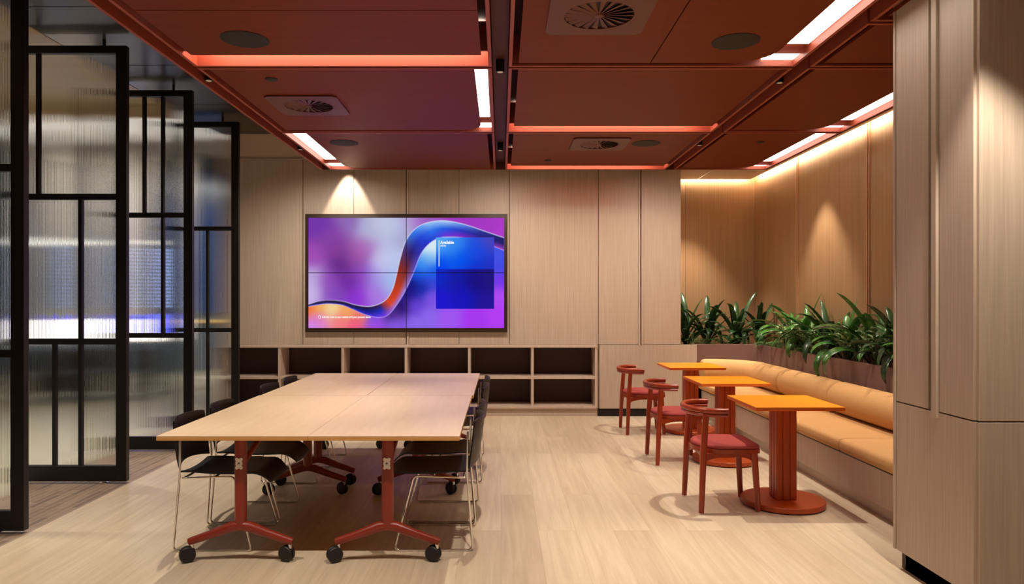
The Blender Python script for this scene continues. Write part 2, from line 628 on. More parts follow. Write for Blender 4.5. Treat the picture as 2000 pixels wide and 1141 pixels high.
# open shelving under the video wall
sh = thing('shelving_unit', 'long low oak shelving unit of open dark pigeonholes under the video wall', 'shelves', (-1.0, 9.1, 0))
xl, xr = -3.55, X9(1167)
loc(MB().box(xl, xr, 9.08, 9.5, Z9(679), Z9(673)), sh).build('top_board', M['oak_edge'], sh, bevel=0.002)
loc(MB().box(xl, xr, 9.09, 9.5, Z9(740.5), Z9(735.5)), sh).build('shelf', M['oak_edge'], sh, bevel=0.002)
loc(MB().box(xl, xr, 9.09, 9.5, Z9(798), Z9(793)), sh).build('bottom_board', M['oak_edge'], sh, bevel=0.002)
loc(MB().box(xl, xr, 9.12, 9.16, 0, Z9(798)), sh).build('plinth', M['oak_panel'], sh)
loc(MB().box(xl, xr, 9.46, 9.5, 0.1, ZL), sh).build('back_panel', M['oak_dark'], sh)
for px in (422.5, 546, 669.5, 793, 916.5, 1040, 1164.5):
    for za, zb in ((Z9(735.5), Z9(679)), (Z9(793), Z9(740.5))):
        loc(MB().box(X9(px - 2.4), X9(px + 2.4), 9.09, 9.46, za, zb), sh).build('divider', M['oak_edge'], sh)
# ------------------------------------------------------------------ nook: bronze walls, lit ceiling
WX, WY = 3.65, 10.3
mb = MB()
edges = [2.2, 2.94, WX]
for a, b in ((2.2, 2.655), (2.655, WX + .05)):
    mb.box(a + 0.002, b - 0.002, WY, WY + 0.03, 0.5, 3.32)
struct(mb.build('wall_nook', M['bronze'], smooth=False), 'bronze clad wall at the end of the plant nook', 'wall')
mb = MB()
ysr = [1.2, 2.01, 2.86, 3.71, 4.56, 5.41, 6.26, 7.11, 7.96, 8.81, 9.57, WY]
for a, b in zip(ysr[:-1], ysr[1:]):
    mb.box(WX, WX + 0.03, a + 0.002, b - 0.002, 0.0, 3.32)
struct(mb.build('wall_right', M['bronze'], smooth=False), 'bronze clad wall behind the planter along the bench', 'wall')
struct(MB().box(WX + .03, WX + .08, 1.0, WY + 0.1, 0, 3.62).build('wall_right_backing', M['oak_dark']), 'dark backing behind the bronze cladding along the bench', 'wall')
struct(MB().box(2.2, WX + .03, WY + .03, WY + .1, 0, 3.62).build('wall_nook_backing', M['oak_dark']), 'dark backing behind the bronze cladding at the nook end', 'wall')
for i, y in enumerate((8.81, 7.11, 5.41)):
    t = MB()
    t.box(WX - 0.012, WX, y - 0.028, y - 0.012, 0.8, 3.3).box(WX - 0.012, WX, y + 0.012, y + 0.028, 0.8, 3.3)
    struct(t.build('trim_%d' % (i + 3), M['trim_bronze'], bevel=0.003),
           ('pair of slim bronze strips on the bronze wall, nearest the nook corner', 'pair of slim bronze strips on the bronze wall nearer the pillar',
            'pair of slim bronze strips on the bronze wall behind the pillar')[i], 'trim')
struct(MB().box(2.2, 2.285, 9.5, WY, 0.5, 3.62).build('wall_return', M['oak_panel']), 'oak return wall on the left of the plant nook', 'wall')
# nook ceiling with a light trough next to the walls
mb = MB()
mb.box(2.285, 2.80, 8.80, WY - 0.09, 3.2, 3.22).box(2.812, WX - 0.09, 8.80, WY - 0.09, 3.2, 3.22)
mb.box(3.26, WX - 0.09, 1.2, 8.79, 3.2, 3.22)
struct(mb.build('ceiling_nook', M['oak_panel'], smooth=False), 'oak ceiling over the plant nook with a lit edge trough', 'ceiling')
struct(MB().box(2.2, WX + .08, 1.2, WY + .1, 3.34, 3.36).build('ceiling_trough', M['beige']), 'pale lid of the light trough round the nook ceiling', 'ceiling')
mb = MB()
mb.box(2.3, WX - 0.09, WY - 0.105, WY - 0.095, 3.225, 3.25)
tag(mb.build('cove_light', M['led_nook'], smooth=False), 'warm light strip hidden along the end wall of the plant nook', 'light strip', 'light strips of the nook ceiling')
mb = MB()
mb.box(WX - 0.105, WX - 0.095, 4.0, WY - 0.11, 3.225, 3.25)
tag(mb.build('cove_light', M['led_nook'], smooth=False), 'warm light strip hidden along the bronze wall above the bench', 'light strip', 'light strips of the nook ceiling')

# ------------------------------------------------------------------ oak pillar at the right
PX, PY0, PY1 = 2.19, 3.30, 3.97
pil = MB()
pil.box(PX + 0.03, 4.2, PY0 + 0.03, PY1 - 0.005, 0, 3.62)
struct(pil.build('wall_pillar', M['oak_dark']), 'core of the oak clad pillar at the right', 'pillar')


def sx(px):   # depth on the side face of the pillar for a pixel column
    return PX * 1400.0 / (px - 978.0)


seam = 0.918
parts = [
    (MB().box(PX, PX + 0.03, sx(1813) + 0.0, PY1, seam + .003, 3.6), 'wall_pillar_panel', 'tall oak panel on the pillar side left of the finger pull'),
    (MB().box(PX, PX + 0.03, PY0 + .020, sx(1834), seam + .003, 3.6), 'wall_pillar_panel', 'tall oak panel on the pillar side right of the finger pull'),
    (MB().box(PX, PX + 0.03, PY0 + .020, PY1, 0.1, seam - .003), 'wall_pillar_panel', 'low oak panel on the pillar side above the black plinth'),
    (MB().box(PX + .014, 4.2, PY0, PY0 + 0.03, seam + .003, 3.6), 'wall_pillar_panel', 'tall oak panel on the front of the pillar'),
    (MB().box(PX + .014, 4.2, PY0, PY0 + 0.03, 0.1, seam - .003), 'wall_pillar_panel', 'low oak panel on the front of the pillar'),
    (MB().box(PX - 0.006, PX + 0.03, PY1 + .003, PY1 + .022, 0.1, 3.6), 'trim_6', 'slim oak end strip on the far edge of the pillar'),
    (MB().box(PX - 0.014, PX + 0.025, sx(1833), sx(1823), seam - .03, 3.6), 'trim_7', 'vertical oak lip of the finger pull on the pillar'),
]
for mb_, nm, lab in parts:
    struct(mb_.build(nm, M['oak_panel'], bevel=0.003), lab, 'wall panel' if 'panel' in nm else 'trim')
struct(MB().box(PX + 0.03, 4.2, PY0 + .04, PY1 - .04, 0, 0.1).build('baseboard_pillar', M['black']), 'black recessed plinth under the oak pillar', 'baseboard')

# walls behind and beside the camera
struct(MB().box(-11, 4.3, -2.7, -2.6, 0, 4.0).build('wall_front', M['beige']), 'plain wall behind the viewer', 'wall')
struct(MB().box(4.2, 4.3, -2.6, 3.4, 0, 3.7).build('wall_side', M['oak_panel']), 'oak wall beside the viewer', 'wall')

# ------------------------------------------------------------------ red suspended ceiling
ZC = 3.08
FW = 0.022


def ceiling_bay(x0, x1, y0, y1, label, slot=None, led=(0.0, 1.0), seam_y=None, seam_x=None, frm=None):
    """one framed bay of the red ceiling: fins round the edge, a panel inside, a light slot on one side"""
    g, sg = 0.045, 0.20
    ins = dict(l=g, r=g, f=0.012, b=g)
    if slot:
        ins[slot] = {'l': 0.2, 'r': 0.2 if x1 > 1 else 0.10, 'b': 0.2}[slot]
    f = MB()
    zt = 3.30
    f.box(x0, x0 + FW, y0, y1, ZC - .005, zt).box(x1 - FW, x1, y0, y1, ZC - .005, zt)
    f.box(x0 + FW, x1 - FW, y0, y0 + FW, ZC - .005, zt).box(x0 + FW, x1 - FW, y1 - FW, y1, ZC - .005, zt)
    root = f.build('ceiling_bay', M['fin'], smooth=False)
    struct(root, label, 'ceiling')
    px0, px1 = x0 + FW + ins['l'], x1 - FW - ins['r']
    py0, py1 = y0 + FW + ins['f'], y1 - FW - ins['b']
    cor = {'l': (0, 0, 0, 1), 'r': (0, 0, 1, 0), 'b': (0, 0, 0, 0), None: (0, 0, 0, 0)}[slot]
    P = MB()
    if seam_y:
        P.prism(rrect(px0, px1, py0, seam_y - .004, 0.2, 6, (0, 0, 0, 0)), ZC, ZC + .02)
        P.prism(rrect(px0, px1, seam_y + .004, py1, 0.2, 6, cor), ZC, ZC + .02)
    elif seam_x:
        P.prism(rrect(px0, seam_x - .004, py0, py1, 0.2, 6, (0, 0, 0, 0)), ZC, ZC + .02)
        P.prism(rrect(seam_x + .004, px1, py0, py1, 0.26, 8, cor), ZC, ZC + .02)
    else:
        P.prism(rrect(px0, px1, py0, py1, 0.2, 6, cor), ZC, ZC + .02)
    P.build('ceiling_panel', M['red'], root, smooth=False)
    if slot:
        L, U = MB(), MB()
        if slot in 'lr':
            ya, yb = y0 + (y1 - y0) * led[0], y0 + (y1 - y0) * led[1]
            if slot == 'r':
                xa, xb = px1 - .02, x1 - FW
                U.box(px1 - .03, px1 - .012, y0 + FW, y1 - FW - 0.21, ZC + .02, zt - .01)
            else:
                xa, xb = x0 + FW, px0 + .02
                U.box(px0 + .012, px0 + .03, y0 + FW, y1 - FW - 0.21, ZC + .02, zt - .01)
            L.box(xa + .012, xb - .012, ya, yb, ZC + .045, ZC + .055)
            L.box(xa + .003, xb - .003, yb + .125, y1 - FW - .004, ZC + .035, ZC + .045)  # low glowing end piece stands in for the brightly lit fin face
            U.box(xa, xb, yb + .10, yb + .112, ZC + .02, zt - .01)
        else:
            xa, xb = x0 + FW + (x1 - x0) * led[0], x0 + (x1 - x0 - FW) * led[1]
            U.box(x0 + FW, x1 - FW, py1 - .03, py1 - .012, ZC + .02, zt - .01)
            L.box(xa, xb, py1 + .02, y1 - FW - .03, zt - .035, zt - .02)
        U.build('trough_side', M['fin'], root, smooth=False)
        return root, L
    return root, None


RY = [2.99, 4.92, 6.83, 8.78]
hg = 0.016
AX, BX, CX = (-2.09, -0.062), (0.055, 2.01), (2.115, 3.245)
bays = [
    (AX, 0, 1, 'b', (0.02, .99), dict(seam_y=3.96), 'red ceiling bay over the near end of the meeting tables', 'light strip glowing orange behind the nearest left ceiling panel'),
    (AX, 1, 2, 'r', (0.02, .8), {}, 'red ceiling bay with round-cornered panel over the middle of the meeting tables', 'short white light strip beside the central ceiling channel'),
    (AX, 2, 3, 'l', (0.03, .8), {}, 'red ceiling bay with round-cornered panel above the video wall', 'white light strip along the outer left ceiling edge by the video wall'),
    (BX, 0, 1, 'r', (0.0, .84), dict(seam_x=1.01), 'red ceiling bay with round-cornered panel and long white light strip', 'long white light strip beside the right ceiling channel'),
    (BX, 1, 2, 'b', (.03, .93), {}, 'plain red ceiling bay right of the central channel', 'orange glowing light strip in the middle right ceiling bay'),
    (BX, 2, 3, 'b', (.03, .93), {}, 'red ceiling bay with square vent nearest the oak wall', 'orange glowing light strip along the far edge of the ceiling'),
    (CX, 1, 2, 'r', (0.0, .86), {}, 'narrow red ceiling bay beside the pillar with white edge strip', 'white light strip over the bench beside the pillar'),
    (CX, 2, 3, 'r', (0.02, .86), {}, 'narrow red ceiling bay at the plant nook with white edge strip', 'white light strip over the bench next to the plant nook'),
]
for (bx, a, b, slot, led, kw, lab, llab) in bays:
    root, L = ceiling_bay(bx[0], bx[1], RY[a] + hg, RY[b] - hg, lab, slot, led, **kw)
    tag(L.build('cove_light', M['led_low' if slot == 'b' else 'led'], smooth=False), llab, 'light strip', 'light strips of the red ceiling')
ceiling_bay(CX[0], CX[1], 4.12 + hg, RY[1] - hg, 'short red ceiling bay beside the top of the pillar')
ceiling_bay(CX[0], CX[1], 2.99 + hg, 4.12 - hg, 'narrow red ceiling bay above the pillar front')
for bx, lab in ((AX, 'left'), (BX, 'middle'), (CX, 'right')):
    for ya, yb in ((-0.9, 1.03), (1.03, 2.99)):
        ceiling_bay(bx[0], bx[1], ya + hg, yb - hg, 'red ceiling bay above the viewer, %s column, %s row' % (lab, 'rear' if ya < 0 else 'front'))
# outer fins, channel lids
mb = MB()
mb.box(-2.205, -2.205 + FW, -.9, 8.78, ZC - .005, 3.32)
struct(mb.build('trim_8', M['fin'], smooth=False), 'rust red outer fin along the left edge of the ceiling', 'trim')
struct(MB().box(-2.2, 3.25, 8.772, 8.785, ZC - .005, 3.45).build('trim_9', M['red_deep'], smooth=False), 'dark red fascia at the far edge of the ceiling', 'trim')
struct(MB().box(-2.2, 3.25, -.9, 8.78, 3.302, 3.32).build('ceiling_lid', M['red_deep']), 'dark red board above the ceiling channels', 'ceiling')
struct(MB().box(3.25, 3.262, -.9, 8.78, ZC - .005, 3.32).build('trim_10', M['red_deep'], smooth=False), 'dark red fin along the right edge of the ceiling', 'trim')
struct(MB().box(-2.18, -2.095, -.9, 8.77, 3.17, 3.19).box(-.057, .05, -.9, 8.77, 3.17, 3.19).box(2.015, 2.11, -.9, 8.77, 3.17, 3.19)
       .build('ceiling_channel', M['red_deep'], smooth=False), 'dark red lining of the long ceiling channels', 'ceiling')


def fixture(x, y, label, z=3.085):
    t = thing('channel_spotlight', label, 'spotlight', (x, y, z), 0, 'small black spotlights in the ceiling channels')
    MB().lathe([(.026, 0.002), (.03, 0.0), (.03, .085)], seg=20).build('housing', M['black'], t)
    MB().lathe([(.02, -.001), (.02, 0.0015)], seg=20).build('lens', M['plate'], t)
    return t


fixture(-2.138, 5.25, 'small black spotlight in the left ceiling channel, nearer one')
fixture(-2.138, 7.65, 'small black spotlight in the left ceiling channel close to the oak wall')
fixture(-.004, 5.05, 'small black spotlight in the central ceiling channel beside the short white light strip')
fixture(-.004, 7.7, 'small black spotlight in the central ceiling channel close to the oak wall')
fixture(2.062, 5.3, 'small black spotlight in the right ceiling channel over the nearest orange table')
fixture(2.062, 7.44, 'small black spotlight in the right ceiling channel close to the oak wall')


def speaker(x, y, label):
    o = MB().lathe([(.13, 0.0), (.144, .003), (.144, .02)], x, y, 40, 'Z', ZC - .006).build('ceiling_speaker', M['grille'])
    tag(o, label, 'speaker', 'round ceiling speakers')


speaker(-1.57, 4.40, 'round dark speaker in the ceiling over the near end of the tables')
speaker(1.454, 4.436, 'round dark speaker in the ceiling near the long white light strip')
speaker(-1.595, 7.30, 'round dark speaker in the ceiling above the left part of the video wall')
speaker(1.485, 7.32, 'round dark speaker in the ceiling beside the far vent')


def sensor(x, y, r, label):
    o = MB().lathe([(r * .8, -.006), (r, 0), (r, .02)], x, y, 24, 'Z', ZC - .004).build('ceiling_sensor', M['grille'])
    tag(o, label, 'sensor', 'small round ceiling sensors')


sensor(-1.66, 5.19, .045, 'small round dark sensor in the ceiling just before the left vent')
sensor(.54, 8.2, .04, 'small round sensor in the ceiling near the far orange strip')
sensor(2.63, 7.25, .04, 'small round dark downlight in the ceiling over the bench')


def vent(x, y, label):
    t = thing('swirl_vent', label, 'vent', (x, y, ZC), 0, 'square ceiling vents with swirl blades')
    s = .285
    P = MB()
    # plate with a round hole: ring of quads between square and circle
    n = 48
    ri = .195
    for z, flip in ((-.012, 0), (-.002, 1)):
        pass
    pts_o, pts_i = [], []
    for k in range(n):
        a = 2 * pi * k / n + pi / n
        c, d = cos(a), sin(a)
        q = s / max(abs(c), abs(d))
        pts_o.append((q * c, q * d))
        pts_i.append((ri * c, ri * d))
    v = [(px_, py_, -.012) for px_, py_ in pts_o] + [(px_, py_, -.012) for px_, py_ in pts_i]
    v += [(px_, py_, -.0005) for px_, py_ in pts_o] + [(px_, py_, -.0005) for px_, py_ in pts_i]
    f = []
    for k in range(n):
        j = (k + 1) % n
        f += [(k, j, n + j, n + k), (2 * n + k, 3 * n + k, 3 * n + j, 2 * n + j),
              (k, 2 * n + k, 2 * n + j, j), (n + k, n + j, 3 * n + j, 3 * n + k)]
    P.add(v, f)
    P.build('plate', M['vent'], t, smooth=False)
    MB().lathe([(.19, -.0012), (.19, -.0004)], seg=40).build('throat', M['vent_dark'], t)
    for k in range(20):
        a = 2 * pi * k / 20
        b = MB()
        c, d = cos(a), sin(a)
        tx, ty = -d, c
        w0, w1 = .004, .017
        r0, r1 = .022, .192
        tilt = .008
        q = [(r0 * c - tx * w0, r0 * d - ty * w0, -.011), (r1 * c - tx * w1, r1 * d - ty * w1, -.0125 + 0.0),
             (r1 * c + tx * w1, r1 * d + ty * w1, -.0125 + tilt), (r0 * c + tx * w0, r0 * d + ty * w0, -.011 + tilt * .4)]
        q2 = [(x_, y_, z_ + .0015) for x_, y_, z_ in q]
        b.add(q + q2, [(0, 1, 2, 3), (7, 6, 5, 4), (0, 4, 5, 1), (1, 5, 6, 2), (2, 6, 7, 3), (3, 7, 4, 0)])
        b.build('blade', M['vent'], t, smooth=False)
    MB().lathe([(.02, -.014), (.026, -.012), (.026, -.002)], seg=20).build('hub', M['vent'], t)


vent(-1.575, 5.88, 'square red vent with swirl blades over the meeting tables')
vent(.55, 4.01, 'square red vent with swirl blades nearest the viewer, cut by the top edge')
vent(1.007, 7.34, 'square red vent with swirl blades nearest the oak wall')

# ------------------------------------------------------------------ video wall
TW = thing('video_wall', 'large video wall of four screens in a dark bronze frame on the oak wall', 'screen', (X9(793.5), 9.1, 1.6))
YT = 9.06
ST = YT / 1400.0
XT = lambda px: (px - 978) * ST
ZT = lambda py: EYE - (py - 586) * ST
FX0, FX1, FZ0, FZ1 = XT(596), XT(991), ZT(649), ZT(418)
GX0, GX1, GZ0, GZ1 = XT(601.7), XT(984.5), ZT(641), ZT(425.3)
fr = MB()
fr.box(FX0, GX0, YT, 9.12, FZ0, FZ1).box(GX1, FX1, YT, 9.12, FZ0, FZ1)
fr.box(GX0, GX1, YT, 9.12, GZ1, FZ1).box(GX0, GX1, YT, 9.12, FZ0, GZ0)
loc(fr, TW).build('frame', M['tv_frame'], TW)
loc(MB().box(GX0, GX1, YT + .028, 9.11, GZ0, GZ1), TW).build('housing', M['black'], TW)

# picture on the screens, sampled per vertex (coordinates follow a 1456 x 820 canvas)
up = [(158, 818), (230, 795), (320, 785), (420, 795), (500, 818), (600, 832), (680, 815), (740, 775), (785, 700), (815, 590),
      (840, 480), (880, 350), (940, 265), (1020, 215), (1130, 193), (1230, 200), (1350, 230), (1480, 275), (1614, 320)]
lo = [(158, 832), (230, 820), (300, 812), (400, 820), (480, 850), (560, 885), (640, 908), (700, 912), (750, 895), (800, 840),
      (860, 750), (910, 650), (950, 555), (985, 460), (1030, 390), (1090, 340), (1160, 315), (1300, 318), (1450, 352), (1614, 415)]
BG_UP = [(180, 190, 125, 60, 185), (300, 300, 140, 70, 175), (200, 450, 170, 80, 190), (400, 520, 95, 40, 130), (350, 400, 140, 65, 160),
         (450, 200, 150, 110, 190), (550, 420, 185, 110, 190), (600, 250, 185, 190, 225), (700, 220, 205, 210, 240), (800, 250, 200, 215, 245),
         (700, 500, 215, 215, 250), (760, 640, 170, 200, 250), (640, 600, 175, 165, 245), (560, 600, 140, 55, 195), (450, 650, 110, 40, 160),
         (300, 640, 150, 70, 190), (200, 620, 200, 190, 235), (180, 720, 215, 200, 245), (350, 730, 140, 80, 200), (520, 760, 150, 50, 225),
         (650, 740, 180, 130, 235), (860, 300, 175, 175, 215), (930, 190, 190, 170, 225), (1000, 190, 165, 80, 200), (1300, 190, 170, 60, 205),
         (1500, 220, 175, 60, 205), (1590, 270, 185, 65, 215), (240, 230, 115, 55, 175), (780, 480, 195, 210, 250), (500, 480, 150, 75, 165)]
BG_LO = [(165, 850, 255, 110, 50), (230, 835, 255, 190, 90), (330, 845, 255, 230, 160), (450, 870, 255, 180, 90), (560, 905, 255, 130, 90),
         (220, 930, 235, 130, 220), (400, 945, 255, 130, 140), (500, 965, 255, 90, 140), (180, 980, 215, 140, 250), (650, 965, 200, 80, 240),
         (640, 935, 100, 80, 250), (800, 960, 150, 100, 250), (950, 950, 150, 110, 250), (1050, 400, 235, 250, 255), (1050, 470, 120, 190, 255),
         (1000, 520, 60, 150, 255), (960, 600, 20, 90, 245), (1080, 580, 20, 100, 250), (900, 720, 30, 20, 130), (850, 830, 40, 20, 100),
         (1000, 700, 20, 40, 170), (1080, 650, 60, 70, 225), (780, 895, 70, 40, 130), (950, 830, 110, 70, 230), (1070, 760, 140, 90, 245),
         (1050, 900, 150, 110, 250), (1200, 900, 170, 90, 255), (1400, 920, 175, 60, 250), (1580, 900, 190, 65, 255), (1590, 750, 190, 80, 255),
         (1590, 640, 120, 60, 245), (1580, 520, 70, 80, 240), (1590, 450, 70, 90, 240), (920, 660, 25, 15, 110), (1090, 380, 235, 250, 255)]
RIBBON = [(0, 45, 40, 90, 40, 40, 100, 90, 90, 230), (.12, 50, 35, 60, 35, 25, 60, 70, 60, 200), (.24, 45, 25, 45, 25, 30, 130, 60, 50, 230),
          (.30, 70, 30, 70, 40, 50, 200, 120, 60, 240), (.35, 215, 70, 50, 230, 75, 40, 170, 120, 245), (.42, 190, 60, 35, 205, 65, 40, 160, 140, 245),
          (.50, 150, 50, 40, 120, 45, 50, 110, 90, 210), (.57, 90, 60, 120, 45, 35, 120, 60, 60, 190), (.64, 60, 140, 250, 40, 70, 220, 40, 50, 200),
          (.70, 170, 210, 255, 50, 120, 245, 40, 70, 225), (.76, 190, 225, 255, 40, 90, 235, 130, 50, 225), (.82, 110, 160, 250, 40, 60, 200, 150, 40, 205),
          (.90, 50, 60, 160, 45, 40, 140, 100, 40, 170), (1, 35, 35, 100, 40, 35, 110, 190, 70, 200)]
CARD_A = [(1130, 340, 95, 185, 255), (1120, 540, 0, 70, 250), (1250, 380, 60, 150, 255), (1300, 480, 0, 85, 250), (1400, 420, 30, 80, 235), (1520, 340, 80, 70, 200),
          (1520, 540, 40, 50, 205), (1400, 540, 20, 50, 215)]
CARD_B = [(1130, 600, 20, 45, 210), (1250, 620, 25, 30, 170), (1400, 640, 28, 18, 130), (1520, 620, 35, 25, 130), (1150, 800, 35, 25, 220), (1300, 760, 25, 25, 200),
          (1500, 820, 40, 25, 160)]


def idw(P, pts, power=4.5, eps=2600.0):
    num = np.zeros((len(P), 3))
    den = np.zeros(len(P))
    for x, y, r_, g_, b_ in pts:
        d = ((P[:, 0] - x) ** 2 + (P[:, 1] - y) ** 2 + eps) ** (-power / 2)
        num += d[:, None] * np.array([r_, g_, b_])
        den += d
    return num / den[:, None]


def smooth_poly(pts, n=14):
    p = np.array(pts, float)
    out = []
    for i in range(len(p) - 1):
        p0, p1, p2, p3 = p[max(i - 1, 0)], p[i], p[i + 1], p[min(i + 2, len(p) - 1)]
        for k in range(n):
            t = k / n
            out.append(.5 * (2 * p1 + (p2 - p0) * t + (2 * p0 - 5 * p1 + 4 * p2 - p3) * t * t + (3 * p1 - p0 - 3 * p2 + p3) * t ** 3))
    out.append(p[-1])
    return np.array(out)


UPC, LOC = smooth_poly(up), smooth_poly(lo)


def inside(P, poly):
    x, y = P[:, 0], P[:, 1]
    res = np.zeros(len(P), bool)
    n_ = len(poly)
    j = n_ - 1
    for i in range(n_):
        xi, yi, xj, yj = poly[i, 0], poly[i, 1], poly[j, 0], poly[j, 1]
        if yi != yj:
            c = ((yi > y) != (yj > y)) & (x < (xj - xi) * (y - yi) / (yj - yi) + xi)
            res ^= c
        j = i
    return res


def dist(P, line):
    best = np.full(len(P), 1e9)
    for i in range(len(line) - 1):
        a, b = line[i], line[i + 1]
        ab = b - a
        t = np.clip(((P - a) @ ab) / max(ab @ ab, 1e-9), 0, 1)
        q = a + t[:, None] * ab
        best = np.minimum(best, np.hypot(P[:, 0] - q[:, 0], P[:, 1] - q[:, 1]))
    return best


def along(P, line):
    seg = np.hypot(*(line[1:] - line[:-1]).T)
    cum = np.concatenate([[0], np.cumsum(seg)]) / seg.sum()
    d = (P[:, None, 0] - line[None, :, 0]) ** 2 + (P[:, None, 1] - line[None, :, 1]) ** 2
    wgt = np.exp(-(d - d.min(1, keepdims=True)) / 500.0)
    return (wgt * cum[None, :]).sum(1) / wgt.sum(1)


def picture(P):
    above = inside(P, np.vstack([UPC, [[1800, 320], [1800, -50], [0, -50], [0, 818]]]))
    rib = inside(P, np.vstack([UPC, LOC[::-1]]))
    col = idw(P, BG_LO, 5, 6000)
    ca = idw(P, BG_UP, 6, 15000)
    col[above] = ca[above]
    du, dl = dist(P, UPC), dist(P, LOC)
    tu, tl = along(P[rib], UPC), along(P[rib], LOC)
    t = (tu + tl) / 2
    v = du[rib] / np.maximum(du[rib] + dl[rib], 1e-6)
    K = np.array(RIBBON, float)
    rows = [np.stack([np.interp(t, K[:, 0], K[:, 1 + 3 * r_ + c_]) for c_ in range(3)], -1) for r_ in range(3)]
    vv_ = v[:, None]
    col[rib] = np.where(vv_ < .5, rows[0] * (1 - 2 * vv_) + rows[1] * 2 * vv_, rows[1] * (2 - 2 * vv_) + rows[2] * (2 * vv_ - 1))
    wu = np.clip(1 - du / 6.0, 0, 1)[:, None] * np.clip((P[:, 0] - 100) / 500, .25, .9)[:, None]
    col = col * (1 - wu) + np.array([225, 230, 255]) * wu
    wl = np.clip(1 - dl / 6.0, 0, 1)[:, None] * .7
    col = col * (1 - wl) + np.array([205, 190, 255]) * wl
    card = (P[:, 0] > 1107) & (P[:, 0] < 1540) & (P[:, 1] > 316) & (P[:, 1] < 848)
    a = idw(P, CARD_A, 4, 8000)
    b = idw(P, CARD_B, 4, 8000)
    t = np.clip((P[:, 1] - 548) / 10, 0, 1)[:, None]
    cc = a * (1 - t) + b * t
    col[card] = cc[card]
    bar = (P[:, 0] > 1126) & (P[:, 0] < 1133) & (P[:, 1] > 338) & (P[:, 1] < 532)
    col[bar] = (225, 245, 255)
    c = np.clip(col, 0, 255) / 255.0
    lin = np.where(c <= .04045, c / 12.92, ((c + .055) / 1.055) ** 2.4)
    return lin


m = bpy.data.materials.new('screen_picture')
m.use_nodes = True
nt = m.node_tree
nt.nodes.clear()
o_ = nt.nodes.new('ShaderNodeOutputMaterial')
e_ = nt.nodes.new('ShaderNodeEmission')
a_ = nt.nodes.new('ShaderNodeAttribute')
a_.attribute_name = 'picture'
e_.inputs[1].default_value = 0.88
nt.links.new(a_.outputs['Color'], e_.inputs[0])
nt.links.new(e_.outputs[0], o_.inputs[0])
M['picture'] = m

XM, ZM = (GX0 + GX1) / 2, ZT(532.8)
gap = .004
for qx0, qx1, qz0, qz1 in ((GX0, XM - gap, ZM + gap, GZ1), (XM + gap, GX1, ZM + gap, GZ1), (GX0, XM - gap, GZ0, ZM - gap), (XM + gap, GX1, GZ0, ZM - gap)):
    nx, nz = 230, 130
    xs = np.linspace(qx0, qx1, nx + 1)
    zs = np.linspace(qz0, qz1, nz + 1)
    XX, ZZ = np.meshgrid(xs, zs, indexing='ij')
    P = np.stack([158 + (XX - GX0) / (GX1 - GX0) * 1456, 172 + (GZ1 - ZZ) / (GZ1 - GZ0) * 820], -1).reshape(-1, 2)
    lin = picture(P)
    ys_ = YT + .022
    ox, oy, oz = TW.location
    verts = [(x - ox, ys_ - oy, z - oz) for x, z in zip(XX.ravel(), ZZ.ravel())]
    faces = []
    k = nz + 1
    for i in range(nx):
        for j in range(nz):
            faces.append((i * k + j, (i + 1) * k + j, (i + 1) * k + j + 1, i * k + j + 1))
    nb = len(verts)   # back plate so that the screen has thickness
    bx0, bx1, bz0, bz1 = qx0 - ox, qx1 - ox, qz0 - oz, qz1 - oz
    verts += [(bx0, ys_ - oy + .006, bz0), (bx1, ys_ - oy + .006, bz0), (bx1, ys_ - oy + .006, bz1), (bx0, ys_ - oy + .006, bz1)]
    faces.append((nb, nb + 3, nb + 2, nb + 1))
    me = bpy.data.meshes.new('screen')
    me.from_pydata(verts, [], faces)
    at = me.color_attributes.new('picture', 'FLOAT_COLOR', 'POINT')
    full = np.ones((len(verts), 4), np.float32)
    full[:len(lin), :3] = lin
    full[len(lin):, :3] = 0
    at.data.foreach_set('color', full.ravel())
    me.materials.append(M['picture'])
    o = bpy.data.objects.new('screen', me)
    C.objects.link(o)
    o.parent = TW

M['white_text'] = emit('white_text', (1, 1, 1, 1), 1.0)


def text(body, px, py, height_px, width_px, bold=0.0):
    """px/py: left end of the baseline in the photo's pixels"""
    cu = bpy.data.curves.new('lettering', 'FONT')
    cu.body = body
    cu.size = height_px * ST * 1.4
    cu.offset = bold
    o = bpy.data.objects.new('lettering', cu)
    C.objects.link(o)
    cu.materials.append(M['white_text'])
    o.parent = TW
    o.location = (XT(px) - TW.location.x, YT + .0195 - TW.location.y, ZT(py) - TW.location.z)
    o.rotation_euler = (pi / 2, 0, 0)
    bpy.context.view_layer.update()
    if o.dimensions.x > 0:
        o.scale.x = width_px * ST / o.dimensions.x
    return o


text('Available', 860, 476.2, 6.2, 26.5, .0014)
text('All day', 860, 481.2, 3.6, 11, .0005)
text('Add this room to your meeting with your personal device', 628.5, 621.3, 4.2, 95, .0008)
ic = MB().tube([((XT(623.5) + .014 * cos(a)) - TW.location.x, YT + .0185 - TW.location.y, ZT(619.3) + .017 * sin(a) - TW.location.z)
                for a in np.linspace(0, 2 * pi, 18)[:-1]], .0028, 6, True)
ic.build('lettering_icon', M['white_text'], TW)

